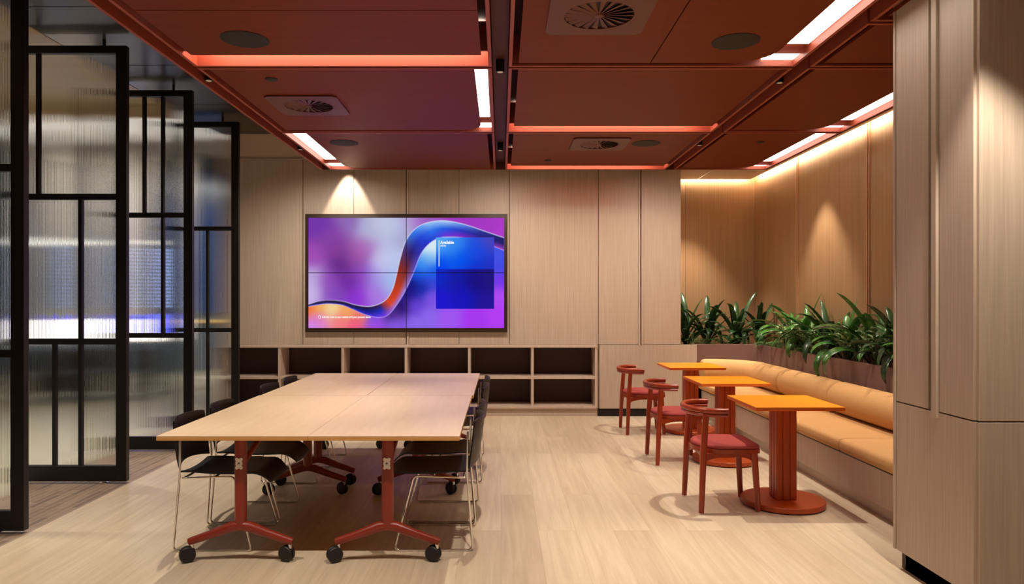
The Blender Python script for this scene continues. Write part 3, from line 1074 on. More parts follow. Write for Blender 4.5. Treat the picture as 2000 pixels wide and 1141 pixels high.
# ------------------------------------------------------------------ black framed fluted glass screens
def flute(x0, x1, z0, z1, y):
    """closed pane, fluted on the front"""
    pitch, amp, n = .0095, .00125, 5
    k = max(2, int(round((x1 - x0) / pitch)))
    prof = []
    for i in range(k * n + 1):
        t = i / n
        prof.append((x0 + (x1 - x0) * i / (k * n), y - .004 - amp * (.5 - .5 * cos(2 * pi * t))))
    mb_ = MB()
    N = len(prof)
    v = [(a, b, z0) for a, b in prof] + [(a, b, z1) for a, b in prof] + [(x0, y, z0), (x1, y, z0), (x0, y, z1), (x1, y, z1)]
    f = [(i, i + 1, N + i + 1, N + i) for i in range(N - 1)]
    q = 2 * N
    f += [(q + 1, q, q + 2, q + 3), (0, N, q + 2, q), (N - 1, q + 1, q + 3, 2 * N - 1)]
    f += [tuple(list(range(N - 1, -1, -1)) + [q, q + 1]), tuple([N + i for i in range(N)] + [q + 3, q + 2])]
    mb_.add(v, f)
    return mb_


def screen(Y, label, hbars, vbars, wl=.95, xr=-3.015, ztop=3.53):
    """vbars: list per section from the top of x positions"""
    t = thing('glass_screen', label, 'screen', (xr - wl / 2, Y, 0), 0, 'black framed fluted glass screens')
    ox = t.location.x
    x0, x1 = xr - wl - ox, xr - ox
    z0, zt = .018, ztop
    st, rb, rt, th = .085, .125, .06, .05
    f = MB()
    f.box(x0, x0 + st, 0, th, z0, zt).box(x1 - st, x1, 0, th, z0, zt)
    f.box(x0 + st, x1 - st, 0, th, z0, z0 + rb).box(x0 + st, x1 - st, 0, th, zt - rt, zt)
    f.build('frame', M['black'], t, bevel=.003)
    zs = [zt - rt] + [h for h in hbars] + [z0 + rb]
    g = MB()
    for h in hbars:
        MB().box(x0 + st, x1 - st, .004, th - .004, h - .024, h + .024).build('crossbar', M['black'], t)
    for i in range(len(zs) - 1):
        a, b = zs[i], zs[i + 1]
        hi = a - (.024 if i else 0)
        lo_ = b + (.024 if i < len(zs) - 2 else 0)
        xs = [x0 + st]
        for x in vbars[i]:
            MB().box(x - ox - .013, x - ox + .013, .006, th - .006, lo_, hi).build('glazing_bar', M['black'], t)
            xs += [x - ox - .013, x - ox + .013]
        xs.append(x1 - st)
        for k in range(0, len(xs), 2):
            if xs[k + 1] - xs[k] > .02:
                flute(xs[k], xs[k + 1], lo_, hi, .03).build('glass_pane', M['glass'], t, angle=60)
    p = MB().lathe([(.03, 0), (.03, .006), (.012, .008), (.012, .02)], x0 + wl * .8, .025, 20)
    p.build('pivot', M['chrome'], t)
    MB().lathe([(.012, 0), (.012, .06)], x0 + wl * .8, .025, 16, 'Z', zt).build('top_pivot', M['black'], t)
    return t


def pz(py, Y):
    return EYE - (py - 586) * Y / 1400


def pxx(px, Y):
    return (px - 978) * Y / 1400


Y = 4.53
screen(Y, 'black framed fluted glass screen cut by the left edge of the photo, nearest', [pz(327, Y), pz(691, Y)], [[-3.6], [-3.45], [-3.75, -3.5]])
Y = 5.77
screen(Y, 'black framed fluted glass screen, second from the viewer, with seven panes', [pz(384, Y), pz(667.5, Y)],
       [[pxx(72, Y)], [pxx(155, Y)], [pxx(104, Y), pxx(155, Y)]])
Y = 7.0
screen(Y, 'black framed fluted glass screen, third from the viewer, in front of the last one', [pz(420, Y), pz(655.5, Y)],
       [[pxx(280, Y), pxx(316, Y)], [pxx(316, Y)], []])
Y = 8.24
screen(Y, 'black framed fluted glass screen nearest the oak wall and shelving', [pz(446.5, Y), pz(645, Y)],
       [[], [pxx(404, Y)], [pxx(404, Y)]])

# ------------------------------------------------------------------ office seen through the glass
struct(MB().box(-11, -3.5, 15.0, 15.1, 0, 4.5).build('wall_office_far', M['grey_wall']), 'grey end wall of the office behind the glass', 'wall')
struct(MB().box(-11, -10.9, -2.6, 15, 0, 4.5).build('wall_office_side', M['grey_wall']), 'grey side wall of the office behind the glass', 'wall')
struct(MB().box(-3.55, -3.5, 9.6, 15, 0, 4.5).build('wall_office_near', M['grey_wall']), 'grey wall of the office behind the oak wall', 'wall')
for i, (x, y, r, lab) in enumerate(((-8.2, 13.6, .36, 'wide round white column seen through the second screen'),
                                    (-6.75, 13.6, .25, 'slim round white column seen through the third screen'))):
    struct(MB().lathe([(r, 0), (r, 4.5)], x, y, 40).build('column', M['white']), lab, 'column')
ct = thing('service_counter', 'long counter with glowing white front seen through the glass screens', 'counter', (-7.3, 12.5, 0))
MB().box(-1.3, 1.1, -.3, .3, 0, .76).build('cabinet', M['grey_wall'], ct)
MB().box(-1.32, 1.12, -.32, .32, 1.14, 1.18).build('worktop', M['oak_dark'], ct)
MB().box(-1.3, 1.1, -.29, .29, .76, 1.14).build('light_panel', emit('counter_glow', (1.0, .9, .78, 1), 3.0), ct)
mt = thing('pendant_light', 'long slim pendant light glowing over the office counter', 'light', (-7.4, 11.8, 2.42))
MB().box(-2.0, 1.2, -.04, .04, 0, .06).build('diffuser', emit('pendant_glow', (1, .95, .86, 1), 1.3), mt)
MB().tube([(-1.5, 0, .06), (-1.5, 0, 2.08)], .006).build('cable', M['black'], mt)
MB().tube([(.8, 0, .06), (.8, 0, 2.08)], .006).build('cable', M['black'], mt)
bl = thing('slatted_light', 'stack of thin glowing blue slats beside the edge of the third screen', 'light', (-5.72, 11.0, 1.35))
M['blue'] = emit('blue_glow', (.40, .55, 1.0, 1), 2.6)
MB().box(-.16, .16, .03, .05, 0, .95).build('back_board', M['grey_wall'], bl)
for k in range(17):
    MB().box(-.16, .16, 0, .03, .02 + k * .055, .042 + k * .055).build('slat', M['blue'], bl)
MB().box(-.02, .02, .05, .08, -1.35, .9).box(-.15, .15, -.1, .15, -1.35, -1.33).build('stand', M['black'], bl)
bs = thing('office_screen', 'low blue lit screen beside the edge of the third glass screen', 'screen', (-5.8, 11.2, .75))
MB().box(-.3, .3, 0, .03, 0.15, .5).build('panel', emit('deep_blue_glow', (.12, .14, 1.0, 1), 3.0), bs)
MB().box(-.03, .03, .03, .06, -.75, .5).build('stand', M['black'], bs)
MB().box(-.2, .2, -.1, .15, -.75, -.73).build('foot', M['black'], bs)
wd = thing('office_glazing', 'band of dim blue glazing on the office end wall', 'window', (-6.6, 14.95, 0), kind='structure')
MB().box(-2.8, 2.8, 0, .03, 1.2, 4.2).build('glazing', plain('blue_glass', srgb(48, 80, 138), .2), wd)
for x in (-2.8, -1.4, 0, 1.4, 2.8):
    MB().box(x - .03, x + .03, -.03, 0, 1.2, 4.2).build('mullion', M['black'], wd)
sl = thing('shelf_light', 'thin amber light strip on the office end wall below the glazing', 'light', (-7.0, 14.97, 1.0))
MB().box(-2.2, 1.4, -.03, .02, 0, .06).build('diffuser', emit('amber_glow', (1, .62, .2, 1), .8), sl)
MB().box(-2.25, 1.45, -.04, .02, -.03, 0).build('housing', M['black'], sl)
sf = thing('low_sofa', 'low dark sofa on the pale office floor behind the glass', 'sofa', (-6.6, 10.6, 0))
MB().box(-1.0, 1.0, -.4, .4, .12, .42).build('seat', plain('grey_upholstery', srgb(70, 66, 64), .9), sf, bevel=.04)
MB().box(-1.0, 1.0, .22, .4, .42, .72).build('backrest', plain('grey_upholstery', srgb(70, 66, 64), .9), sf, bevel=.04)
for x in (-.9, .9):
    for y in (-.32, .32):
        MB().box(x - .02, x + .02, y - .02, y + .02, 0, .12).build('leg', M['black'], sf)

# ------------------------------------------------------------------ meeting tables
TL, TH = 1.675, .735


def make_table(x, y, label):
    t = thing('flip_top_table', label, 'table', (x, y, 0), 0, 'folding meeting tables pushed together')
    hw, hl = .4145, TL / 2 - .0012
    MB().box(-hw, hw, -hl, hl, TH - .004, TH).build('table_top', M['top_lam'], t)
    MB().box(-hw, hw, -hl, hl, TH - .026, TH - .004).build('edge_band', M['top_edge'], t, bevel=.002)
    MB().box(-.03, .03, -hl + .18, hl - .18, TH - .062, TH - .028).build('rail', M['rust_steel'], t, bevel=.004)
    for s in (-1, 1):
        yc = s * (hl - .135)
        MB().box(-.26, .26, yc - .03, yc + .03, TH - .045, TH - .0265).build('head_plate', M['rubber'], t, bevel=.004)
        sec = [(.034 * cos(a), .026 * sin(a)) for a in np.linspace(0, 2 * pi, 21)[:-1]]
        leg = MB()
        leg.sweep([(0, yc, .185), (0, yc, TH - .045)], sec, up=(1, 0, 0))
        for q in (-1, 1):
            leg.tube([(0, yc, .205), (q * .05, yc, .198), (q * .15, yc, .16), (q * .292, yc, .112)], .026, 14, scale=[1.05, 1.15, .95, .8])
        leg.build('leg', M['rust_steel'], t)
        MB().tube([(0, yc - s * .02, TH - .19), (0, yc - s * .46, TH - .06)], .018, 12).build('brace', M['rust_steel'], t)
        if True:
            k = MB()
            hf = [(.004, .028), (.007, .032), (.015, .033), (.0205, .028), (.0205, .019), (.015, .014), (.019, .008)]
            out = hf + [(a, -b) for a, b in hf[::-1]]
            out = out + [(-a, -b) for a, b in out]
            n_ = len(out)
            zc = TH - .175
            yo = yc + s * .0265
            v = [(a, yo, zc + b) for a, b in out] + [(a, yo + s * .004, zc + b) for a, b in out]
            f = [tuple(range(n_)), tuple(range(2 * n_ - 1, n_ - 1, -1))] + [(i, (i + 1) % n_, n_ + (i + 1) % n_, n_ + i) for i in range(n_)]
            k.add(v, f)
            pl = k.build('catch_plate', M['plate'], t)
            MB().lathe([(.0075, 0), (.0075, .003)], 0, yo + s * .004, 16, 'Y', zc).build('catch_hole', M['rubber'], pl)
        for q in (-1, 1):
            cx = q * .278
            ang = (.5, -.35, .9, -.7)[(0 if s < 0 else 2) + (0 if q < 0 else 1)]
            ca, sa = cos(ang), sin(ang)
            c = MB()
            for side in (-1, 1):
                g = MB().lathe([(.02, -.011), (.040, -.009), (.044, -.004), (.044, .004), (.040, .009), (.02, .011)], 0, side * .0145, 24, 'Y', .044)
                c.add(g.v, g.f)
            c.box(-.02, .02, -.003, .003, .03, .06)
            g = MB().lathe([(.03, -.012), (.036, 0), (.03, .012)], 0, 0, 20, 'Y', .056)
            c.add(g.v, g.f)
            c.v = [(cx + (a - .022) * ca - b * sa, yc + (a - .022) * sa + b * ca, z) for a, b, z in c.v]
            w_ = c.build('caster', M['rubber'], t)
            MB().lathe([(.011, .075), (.011, .108)], cx, yc, 14).build('stem', M['chrome'], w_)
    return t


YT1, YT2 = 3.92 + TL / 2, 3.92 + TL * 1.5
tb = make_table(-1.471, YT1, 'pale oak folding table on rust legs, near end, beside the glass screens')
copy_tree(tb, (-.640, YT1, 0), 0, 'pale oak folding table on rust legs, near end, towards the orange tables')
copy_tree(tb, (-1.462, YT2 + .004, 0), 0, 'pale oak folding table at the shelving end, beside the glass screens')
copy_tree(tb, (-.628, YT2 + .004, 0), 0, 'pale oak folding table at the shelving end, towards the orange tables')

# ------------------------------------------------------------------ black sled chairs
def make_sled_chair(loc_, rz, label):
    t = thing('sled_chair', label, 'chair', loc_, rz, 'black sled chairs round the meeting tables')
    R = .0064
    hw = .243
    f = MB()
    for s in (-1, 1):
        y = s * hw
        ys_ = s * .212
        f.tube(fillet([(-.205, s * .222, .70), (-.200, s * .232, .46), (-.235, y, R + .001), (.225, y, R + .001), (.115, s * .225, .438), (-.19, s * .225, .428)], .03, 6), R, 10)
    f.tube([(.0, -.225, .434), (.0, .225, .434)], R, 8)
    f.tube([(-.18, -.225, .428), (-.18, .225, .428)], R, 8)
    f.build('sled_frame', M['chrome'], t)

    def seat(u, v):
        x = -.215 + .53 * u
        wy = (.222 - .02 * (2 * u - 1) ** 2) * (1 if u < .85 else 1 - (u - .85) * .9)
        yy = (2 * v - 1) * wy
        z = .452 + .012 * sin(pi * u) * -1 + .018 * (2 * v - 1) ** 2 * (1 - u * .5)
        if u > .8:
            z -= (u - .8) ** 2 * 1.7
        if u < .15:
            z -= (.15 - u) * .06
        return (x, yy, z), (0.05, 0, 1)
    MB().shell(seat, 22, 14, .009).build('seat', M['poly'], t, angle=50)

    def back(u, v):
        q = 2 * v - 1
        z = .500 + .272 * u - .022 * (q * q) * (1 - u) - .010 * u * abs(q) ** 8
        wd_ = .224 * (1 - .04 * abs(2 * u - 1) ** 3)
        x = -.262 - .035 * u + .050 * q * q + .012 * (u - .5) ** 2
        return (x, q * wd_, z), (1, -.5 * q, .1)
    MB().shell(back, 14, 18, .010).build('backrest', M['poly'], t, angle=50)
    return t


cy = (4.455, 4.985, 6.02, 6.575)
ll = ('black shell chair on the screen side of the tables, nearest the viewer',
      'black shell chair on the screen side of the tables, second from the viewer',
      'black shell chair on the screen side of the tables, third from the viewer',
      'black shell chair on the screen side of the tables, closest to the shelving')
rl = ('black shell chair on the orange-table side of the tables, nearest the viewer',
      'black shell chair on the orange-table side of the tables, second from the viewer',
      'black shell chair on the orange-table side of the tables, third from the viewer',
      'black shell chair on the orange-table side of the tables, closest to the shelving')
ch0 = make_sled_chair((-1.69, cy[0], 0), 0, ll[0])
for i in (1, 2, 3):
    copy_tree(ch0, (-1.69 + (.0, .0, -.005, .01)[i], cy[i], 0), (0, .02, -.02, .03)[i], ll[i])
for i in range(4):
    copy_tree(ch0, (-.40 + (.0, .0, .01, .005)[i], cy[i] + .01, 0), pi + (.0, -.02, .02, -.02)[i], rl[i])

# ------------------------------------------------------------------ orange cafe tables
def make_cafe_table(loc_, label):
    t = thing('cafe_table', label, 'table', loc_, 0, 'orange cafe tables along the bench')
    H = .747
    MB().box(-.304, .304, -.315, .315, H - .004, H).build('table_top', M['orange'], t)
    MB().box(-.304, .304, -.315, .315, H - .026, H - .004).build('edge_band', M['orange_edge'], t, bevel=.002)
    MB().lathe([(.275, .0), (.275, .008)], seg=48).build('gap_shade_disc', M['rubber'], t)  # black disc stands in for the shaded gap under the base
    MB().lathe([(.286, .008), (.29, .012), (.29, .042), (.286, .046)], seg=64).build('base_disc', M['rust_col'], t)
    # fluted column: square plan, two grooves on each face
    a = .073
    side = [(-a, -a), (-.032, -a), (-.026, -a + .011), (-.020, -a), (.020, -a), (.026, -a + .011), (.032, -a)]
    out = []
    for k in range(4):
        c_, s_ = round(cos(k * pi / 2)), round(sin(k * pi / 2))
        out += [(x * c_ - y * s_, x * s_ + y * c_) for x, y in side]
    MB().prism(out, .046, H - .04).build('column', M['rust_col'], t, bevel=.004)
    MB().box(-.15, .15, -.15, .15, H - .04, H - .026).build('head_plate', M['rust_col'], t)
    return t


ct1 = make_cafe_table((2.045, 5.2, 0), 'square orange cafe table on rust pedestal, nearest the viewer')
copy_tree(ct1, (2.06, 6.585, 0), 0, 'square orange cafe table on rust pedestal, middle of the three')
copy_tree(ct1, (2.13, 8.05, 0), 0, 'square orange cafe table on rust pedestal, farthest, by the oak wall')

# ------------------------------------------------------------------ red timber chairs
def make_armchair(loc_, rz, label):
    t = thing('timber_armchair', label, 'chair', loc_, rz, 'red timber chairs at the orange tables')
    oc = .0215
    sec = [(oc * 1.05 * cos(a) ** 1, oc * 1.05 * sin(a)) for a in np.linspace(0, 2 * pi, 9)[:-1] + pi / 8]
    for s in (-1, 1):
        MB().sweep([(-.205, s * .23, .008), (-.188, s * .222, .42), (-.168, s * .212, .69)], sec, up=(1, 0, 0), scale=[.82, 1.05, .95]).build('back_leg', M['chair_wood'], t, angle=30)
        MB().sweep([(.205, s * .185, .008), (.178, s * .172, .432)], sec, up=(1, 0, 0), scale=[.82, 1.1]).build('front_leg', M['chair_wood'], t, angle=30)
        for x, y in ((-.205, s * .23), (.205, s * .185)):
            MB().lathe([(.012, 0), (.012, .009)], x, y, 14).build('glide', M['chrome'], t)
    # seat frame and cushion share a D outline
    def outline(k=0.0):
        o = []
        for a in np.linspace(pi / 2, 1.5 * pi, 17):
            o.append((-.02 + (.195 + k) * cos(a), (.222 + k) * sin(a)))
        o += [(.10, -.215 - k), (.19, -.203 - k)]
        for a in np.linspace(-pi / 2 + .1, -.1, 5):
            o.append((.185 + (.035 + k) * cos(a), -.168 + (.035 + k) * sin(a)))
        for a in np.linspace(.1, pi / 2 - .1, 5):
            o.append((.185 + (.035 + k) * cos(a), .168 + (.035 + k) * sin(a)))
        o += [(.19, .203 + k), (.10, .215 + k)]
        return o
    MB().prism(outline(0.0), .412, .442).build('seat_frame', M['chair_wood'], t, bevel=.008, seg=3)
    cu = MB()
    lv = [(.442, -.012), (.448, -.004), (.462, -.003), (.472, -.016), (.478, -.05), (.480, -.11)]
    base = outline(0)
    n_ = len(base)
    vv, ff = [], []
    for z, k in lv:
        for x, y in base:
            rr = math.hypot(x, y)
            q = (rr + k) / rr
            vv.append((x * q, y * q, z))
    for i in range(len(lv) - 1):
        for j in range(n_):
            ff.append((i * n_ + j, i * n_ + (j + 1) % n_, (i + 1) * n_ + (j + 1) % n_, (i + 1) * n_ + j))
    ff += [tuple(range(n_ - 1, -1, -1)), tuple((len(lv) - 1) * n_ + j for j in range(n_))]
    cu.add(vv, ff).build('cushion', M['seat_red'], t, angle=60)

    def apron(p, q):
        p, q = Vector((*p, 0)), Vector((*q, 0))
        d = (q - p)
        nrm = Vector((-d.y, d.x, 0)).normalized() * .011
        N = 12
        vv, ff = [], []
        for i in range(N + 1):
            u_ = i / N
            z0 = .355 + .035 * sin(pi * u_) ** .6
            c_ = p + d * u_
            for sgn in (-1, 1):
                e = c_ + nrm * sgn
                vv += [(e.x, e.y, z0), (e.x, e.y, .412)]
        for i in range(N):
            a, b = i * 4, (i + 1) * 4
            ff += [(a, b, b + 1, a + 1), (a + 2, a + 3, b + 3, b + 2), (a, a + 2, b + 2, b), (a + 1, b + 1, b + 3, a + 3)]
        ff += [(0, 1, 3, 2), (4 * N, 4 * N + 2, 4 * N + 3, 4 * N + 1)]
        return MB().add(vv, ff)
    for p, q in (((-.175, -.205), (.165, -.165)), ((-.175, .205), (.165, .165)), ((.17, -.15), (.17, .15)), ((-.175, -.2), (-.175, .2))):
        apron(p, q).build('apron', M['chair_wood'], t)

    def arc(x_end, z, grow=0.0):
        pts = [(x_end, -.25 - grow, z)]
        for a in np.linspace(-pi / 2, -1.5 * pi, 25):
            pts.append((-.075 + (.188 + grow) * cos(a), (.25 + grow) * sin(a), z))
        pts.append((x_end, .25 + grow, z))
        return pts
    MB().tube(arc(-.025, .713), .0205, 14).build('top_rail', M['chair_wood'], t)
    s2 = [(.014 * (1 if c_ > 0 else 1) * c_, .020 * d_) for c_, d_ in [(cos(a), sin(a)) for a in np.linspace(0, 2 * pi, 13)[:-1]]]
    MB().sweep(arc(-.03, .684, -.004), s2, up=(0, 0, 1)).build('lower_rail', M['chair_wood'], t)
    return t


ac = make_armchair((1.59, 5.18, 0), 0, 'red timber chair with curved rail, nearest the viewer')
copy_tree(ac, (1.60, 6.61, 0), 0, 'red timber chair with curved rail, middle of the three')
copy_tree(ac, (1.585, 8.04, 0), 0, 'red timber chair with curved rail, farthest, by the oak wall')

# ------------------------------------------------------------------ bench, bolsters and planter
BF = 2.50       # front of the seat cushions
bench = thing('bench', 'long built-in bench with oak front under the planter', 'bench', (2.8, 6.5, 0))
BY0, BY1 = 3.99, 9.09
loc(MB().box(2.545, 3.2, BY0, BY1, .10, .345), bench).build('front_panel', M['oak_panel'], bench, bevel=.003)
loc(MB().box(2.60, 3.2, BY0, BY1, 0, .10), bench).build('plinth', M['oak_panel'], bench)
loc(MB().box(2.53, 3.2, BY0, BY1, .345, .362), bench).build('seat_board', M['oak_dark'], bench)


def seat_pad(y0, y1, label):
    r = .035
    prof = [(BF + .004, .366), (BF - .004, .385), (BF - .004, .428), (BF + .006, .446), (BF + .03, .455), (BF + .16, .459),
            (3.05, .459), (3.15, .455), (3.17, .44), (3.17, .37), (3.15, .366)]
    st = [(y0 + .004, .012), (y0 + .008, .004), (y0 + .02, 0), (y1 - .02, 0), (y1 - .008, .004), (y1 - .004, .012)]
    vv, ff = [], []
    n_ = len(prof)
    for y, k in st:
        for x, z in prof:
            cxp, czp = 2.83, .41
            vv.append((x + (cxp - x) * k / .33, y, z + (czp - z) * k / .05))
    for i in range(len(st) - 1):
        for j in range(n_):
            ff.append((i * n_ + j, i * n_ + (j + 1) % n_, (i + 1) * n_ + (j + 1) % n_, (i + 1) * n_ + j))
    ff += [tuple(range(n_)), tuple((len(st) - 1) * n_ + j for j in range(n_ - 1, -1, -1))]
    o = MB().add(vv, ff).build('seat_cushion', M['tan'], angle=60)
    return tag(o, label, 'cushion', 'tan seat cushions of the bench')


sy = [BY0 + .01, 5.3, 6.5, 7.68, BY1]
for i, lab in enumerate(('flat tan seat cushion of the bench beside the pillar', 'flat tan seat cushion of the bench behind the nearest orange table',
                         'flat tan seat cushion of the bench behind the middle orange table', 'flat tan seat cushion of the bench in the far corner')):
    seat_pad(sy[i], sy[i + 1], lab)


def bolster(path, label, taper=True):
    n_ = 22
    sec = []
    for i in range(n_):
        a = 2 * pi * i / n_
        sec.append((.142 * sin(a) * (1.0 if sin(a) > 0 else 1.0), .135 * cos(a)))
    pts = [Vector(p) for p in path]
    d0, d1 = (pts[1] - pts[0]).normalized(), (pts[-1] - pts[-2]).normalized()
    L = [pts[0], pts[0] + d0 * .008, pts[0] + d0 * .024, pts[0] + d0 * .055] + pts[1:-1] + [pts[-1] - d1 * .055, pts[-1] - d1 * .024, pts[-1] - d1 * .008, pts[-1]]
    sc = [.70, .86, .95, 1] + [1] * (len(pts) - 2) + [1, .95, .86, .70]
    o = MB().sweep(L, sec, up=(0, 0, 1), scale=sc).build('bolster', M['tan'], angle=60)
    return tag(o, label, 'cushion', 'tan bolsters along the back of the bench')


BZ, BXc = .602, 3.07
BG = .011
bolster([(BXc, 4.1 + BG, BZ), (BXc, 4.7, BZ), (BXc, 5.3 - BG, BZ)], 'round tan bolster disappearing behind the pillar')
bolster([(BXc, 5.3 + BG, BZ), (BXc, 5.9, BZ), (BXc, 6.5 - BG, BZ)], 'round tan bolster between the pillar and the first seam')
bolster([(BXc, 6.5 + BG, BZ), (BXc, 7.1, BZ), (BXc, 7.68 - BG, BZ)], 'round tan bolster between two seams, behind the middle orange table')
arcp = [(BXc, 7.68 + BG, BZ), (BXc, 8.1, BZ), (BXc, 8.45, BZ)]
for a in np.linspace(0, pi / 2, 12):
    arcp.append((BXc - .5 + .5 * cos(a), 8.45 + .5 * sin(a), BZ))
arcp += [(2.50, 8.95, BZ), (2.42, 8.95, BZ)][:1]
bolster(arcp, 'curved tan bolster bending round the bench corner')

pln = thing('planter', 'mauve planter trough with rounded corner behind the bench', 'planter', (3.3, 8, 0))


def planter_path(off, z):
    r = .34
    p = [(3.23 + off, 3.99, z), (3.23 + off, 6.0, z), (3.23 + off, 9.12 + off - r, z)]
    for a in np.linspace(0, pi / 2, 12)[1:]:
        p.append((3.23 + off - r + r * cos(a), 9.12 + off - r + r * sin(a), z))
    p.append((2.49, 9.12 + off, z))
    return p


mbp = MB()
inner, outer = planter_path(.03, 0), planter_path(0, 0)
n_ = len(inner)
vv, ff = [], []
for (xi, yi, _), (xo, yo, _) in zip(inner, outer):
    vv += [(xo, yo, .46), (xo, yo, .918), (xi, yi, .918), (xi, yi, .46)]
for i in range(n_ - 1):
    a, b = i * 4, (i + 1) * 4
    for q in range(4):
        ff.append((a + q, a + (q + 1) % 4, b + (q + 1) % 4, b + q))
ff += [(0, 3, 2, 1), tuple(4 * (n_ - 1) + q for q in range(4))]
loc(mbp.add(vv, ff), pln).build('front_panel', M['mauve'], pln, bevel=.003)
sv = [(x, y, .845) for x, y, _ in inner]
sv = sv[:-1] + [(2.30, 9.15, .845), (2.30, WY - .005, .845), (WX - .005, WY - .005, .845), (WX - .005, 3.99, .845)]
so = loc(MB().add(sv + [(x, y, .5) for x, y, _ in sv], [tuple(range(len(sv)))] + [(i, (i + 1) % len(sv), len(sv) + (i + 1) % len(sv), len(sv) + i) for i in range(len(sv))]), pln).build('soil', M['soil'], pln, smooth=False)

# ------------------------------------------------------------------ plants in the planter
def blade(mb_, base, yaw, length, width, rise, droop, n=10, fold=.25, twist=0.0):
    """one strap leaf as a folded, arching strip with a little thickness"""
    c_, s_ = cos(yaw), sin(yaw)
    pts = []
    x = z = 0.0
    ang = rise
    st_ = length / n
    P_, T_ = [], []
    for i in range(n + 1):
        P_.append((x, z))
        T_.append(ang)
        x += cos(ang) * st_
        z += sin(ang) * st_
        ang -= droop / n * (0.5 + 1.3 * i / n)
    vs_, fs_ = [], []
    for i in range(n + 1):
        t = i / n
        wv = width * (max(0.0, sin(pi * min(1, t * .86 + .07))) ** .75) * (1 if t < .98 else .15) * .5
        if t < .2:
            wv *= .3 + 3.5 * t
        px_, pz_ = P_[i]
        nx, nz = -sin(T_[i]), cos(T_[i])
        lift = fold * wv
        tw = twist * t
        for k, (lat, h) in enumerate(((-wv, lift), (0, 0), (wv, lift))):
            la = lat * cos(tw)
            hh = h + lat * sin(tw)
            X_ = px_ + nx * hh
            Z_ = pz_ + nz * hh
            vs_.append((base[0] + X_ * c_ - la * s_, base[1] + X_ * s_ + la * c_, base[2] + Z_))
    for i in range(n):
        a, b = i * 3, (i + 1) * 3
        fs_ += [(a, a + 1, b + 1, b), (a + 1, a + 2, b + 2, b + 1)]
    mb_.add(vs_, fs_)


def leaf_obj(mb_, name, mat, parent, th=.0012):
    ox, oy = parent.location.x, parent.location.y
    mb_.v = [(min(max(x, 2.31 - ox if oy > 9.2 else -9), WX - .02 - ox), max(min(y, WY - .02 - oy), 9.17 - oy if oy > 9.2 else -9), z) for x, y, z in mb_.v]
    me = bpy.data.meshes.new(name)
    me.from_pydata(mb_.v, [], mb_.f)
    me.polygons.foreach_set('use_smooth', [True] * len(me.polygons))
    me.materials.append(mat)
    o = bpy.data.objects.new(name, me)
    C.objects.link(o)
    o.parent = parent
    s_ = o.modifiers.new('solid', 'SOLIDIFY')
    s_.thickness = th
    s_.offset = 0
    return o


def strap_plant(x, y, label, n=15, L=.5, Wd=.07, mat='leaf_dark', seed=0, aim=None):
    random.seed(seed)
    t = thing('strap_leaf_plant', label, 'plant', (x, y, .845), 0, 'strap-leaved plants in the planter')
    a = MB()
    stm = MB()
    for i in range(n):
        yaw = 2 * pi * i / n * 2.4 + random.uniform(-.4, .4)
        hang = aim is not None and i % 6 == 1
        if hang or (aim is not None and i % 4 == 3):
            yaw = aim + random.uniform(-.7, .7)
        f = i / n
        rise = radians(random.uniform(78, 88) - 42 * f)
        ln = L * random.uniform(.7, 1.12)
        drp = random.uniform(.3, 1.0) + 1.7 * f + (.7 if hang else 0)
        b = (random.uniform(-.04, .04), random.uniform(-.04, .04), random.uniform(.01, .12))
        blade(a, b, yaw, ln, Wd * random.uniform(.75, 1.25), rise, drp, n=12, twist=random.uniform(-.6, .6))
        stm.tube([(b[0] * .5, b[1] * .5, -.02), b], .005, 6)
    leaf_obj(a, 'foliage', M[mat], t)
    stm.build('stem', M['stem'], t)
    return t


def round_leaf_plant(x, y, label, n=46, R=.17, H=.36, mat='leaf_pale', seed=0):
    random.seed(seed)
    t = thing('round_leaf_plant', label, 'plant', (x, y, .845), 0, 'small round-leaved plants in the planter')
    a, stm = MB(), MB()
    ns = 7
    for k in range(ns):
        ya = 2 * pi * k / ns + random.uniform(-.3, .3)
        top = Vector((cos(ya) * R * random.uniform(.5, 1.0), sin(ya) * R * random.uniform(.5, 1), H * random.uniform(.7, 1.1)))
        mid = Vector((top.x * .35, top.y * .35, top.z * .6))
        path = [Vector((0, 0, -.02)), mid * .5, mid, top]
        stm.tube(path, .004, 6)
        for q in range(n // ns):
            u_ = .35 + .65 * q / (n // ns - 1)
            pt = mid.lerp(top, (u_ - .35) / .65)
            blade(a, pt, ya + (1.2 if q % 2 else -1.2) + random.uniform(-.5, .5), random.uniform(.055, .085), random.uniform(.045, .06), random.uniform(.2, .9), .7, n=5, fold=.3)
    leaf_obj(a, 'foliage', M[mat], t)
    stm.build('stem', M['stem'], t)
    return t


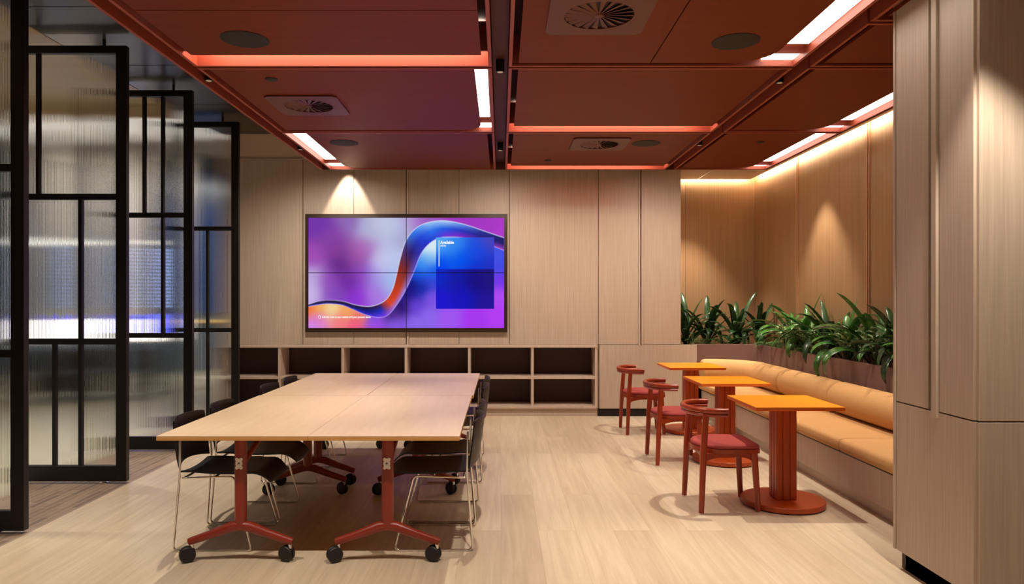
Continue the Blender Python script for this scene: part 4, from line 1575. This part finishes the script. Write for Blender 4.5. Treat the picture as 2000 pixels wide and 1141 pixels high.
def fern(x, y, label, n=11, L=.34, seed=0):
    random.seed(seed)
    t = thing('fern', label, 'plant', (x, y, .845), 0, 'ferns in the planter')
    a, stm = MB(), MB()
    for i in range(n):
        yaw = 2 * pi * i / n + random.uniform(-.3, .3)
        rise = radians(random.uniform(50, 80))
        ln = L * random.uniform(.8, 1.15)
        pts, ang, px_, pz_ = [], rise, 0, 0
        for k in range(15):
            pts.append(Vector((px_ * cos(yaw), px_ * sin(yaw), pz_)))
            px_ += cos(ang) * ln / 14
            pz_ += sin(ang) * ln / 14
            ang -= 1.7 / 14
        stm.tube(pts, .002, 5)
        for k in range(2, 15):
            s_ = sin(pi * (k / 15) ** .7) * .075 + .008
            for sd in (-1, 1):
                blade(a, pts[k], yaw + sd * 1.25, s_, .014, .15, .5, n=4, fold=.1)
    leaf_obj(a, 'foliage', M['leaf_fern'], t)
    stm.build('stem', M['stem'], t)
    return t


ordn = ['first', 'second', 'third', 'fourth', 'fifth', 'sixth', 'seventh', 'eighth', 'ninth', 'tenth']
ys_p = [5.55, 6.15, 6.65, 7.1, 7.6, 8.1, 8.6]
for i, y in enumerate(ys_p):
    strap_plant(3.46 + .02 * (-1) ** i, y, 'strap-leaved green plant in the planter along the bronze wall, %s from the pillar' % ordn[i],
                n=20, L=.55 + .07 * (i % 3), Wd=.075, mat=('leaf_mid', 'leaf_dark', 'leaf_mid')[i % 3], seed=20 + i, aim=pi)
for i, x in enumerate((2.45, 2.75, 3.1, 3.45)):
    strap_plant(x, 9.45 + .12 * (i % 2), 'dark strap-leaved plant on the end wall of the nook, %s from the oak wall' % ordn[i],
                n=20, L=.72 - .07 * (i % 2), Wd=.07, mat='leaf_dark', seed=50 + i, aim=-pi / 2)
for i, (y, x, mt_) in enumerate(((5.9, 3.35, 'leaf_mid'), (6.4, 3.36, 'leaf_pale'), (6.75, 3.35, 'leaf_mid'), (6.95, 3.36, 'leaf_pale'), (7.4, 3.35, 'leaf_mid'),
                                 (7.85, 3.36, 'leaf_pale'), (8.1, 3.36, 'leaf_mid'), (8.4, 3.35, 'leaf_pale'))):
    round_leaf_plant(x, y, 'small bushy plant with short rounded leaves, %s from the pillar' % ordn[i], mat=mt_, seed=80 + i)
for i, (x, y) in enumerate(((3.4, 8.85), (2.95, 9.3), (2.6, 9.3), (3.36, 7.65))):
    fern(x, y, ('feathery fern in the rounded corner of the planter', 'feathery fern on the end wall of the nook, nearer the corner',
                'feathery fern on the end wall of the nook, nearer the oak wall', 'feathery fern beside the planter edge behind the middle orange table')[i], seed=100 + i)
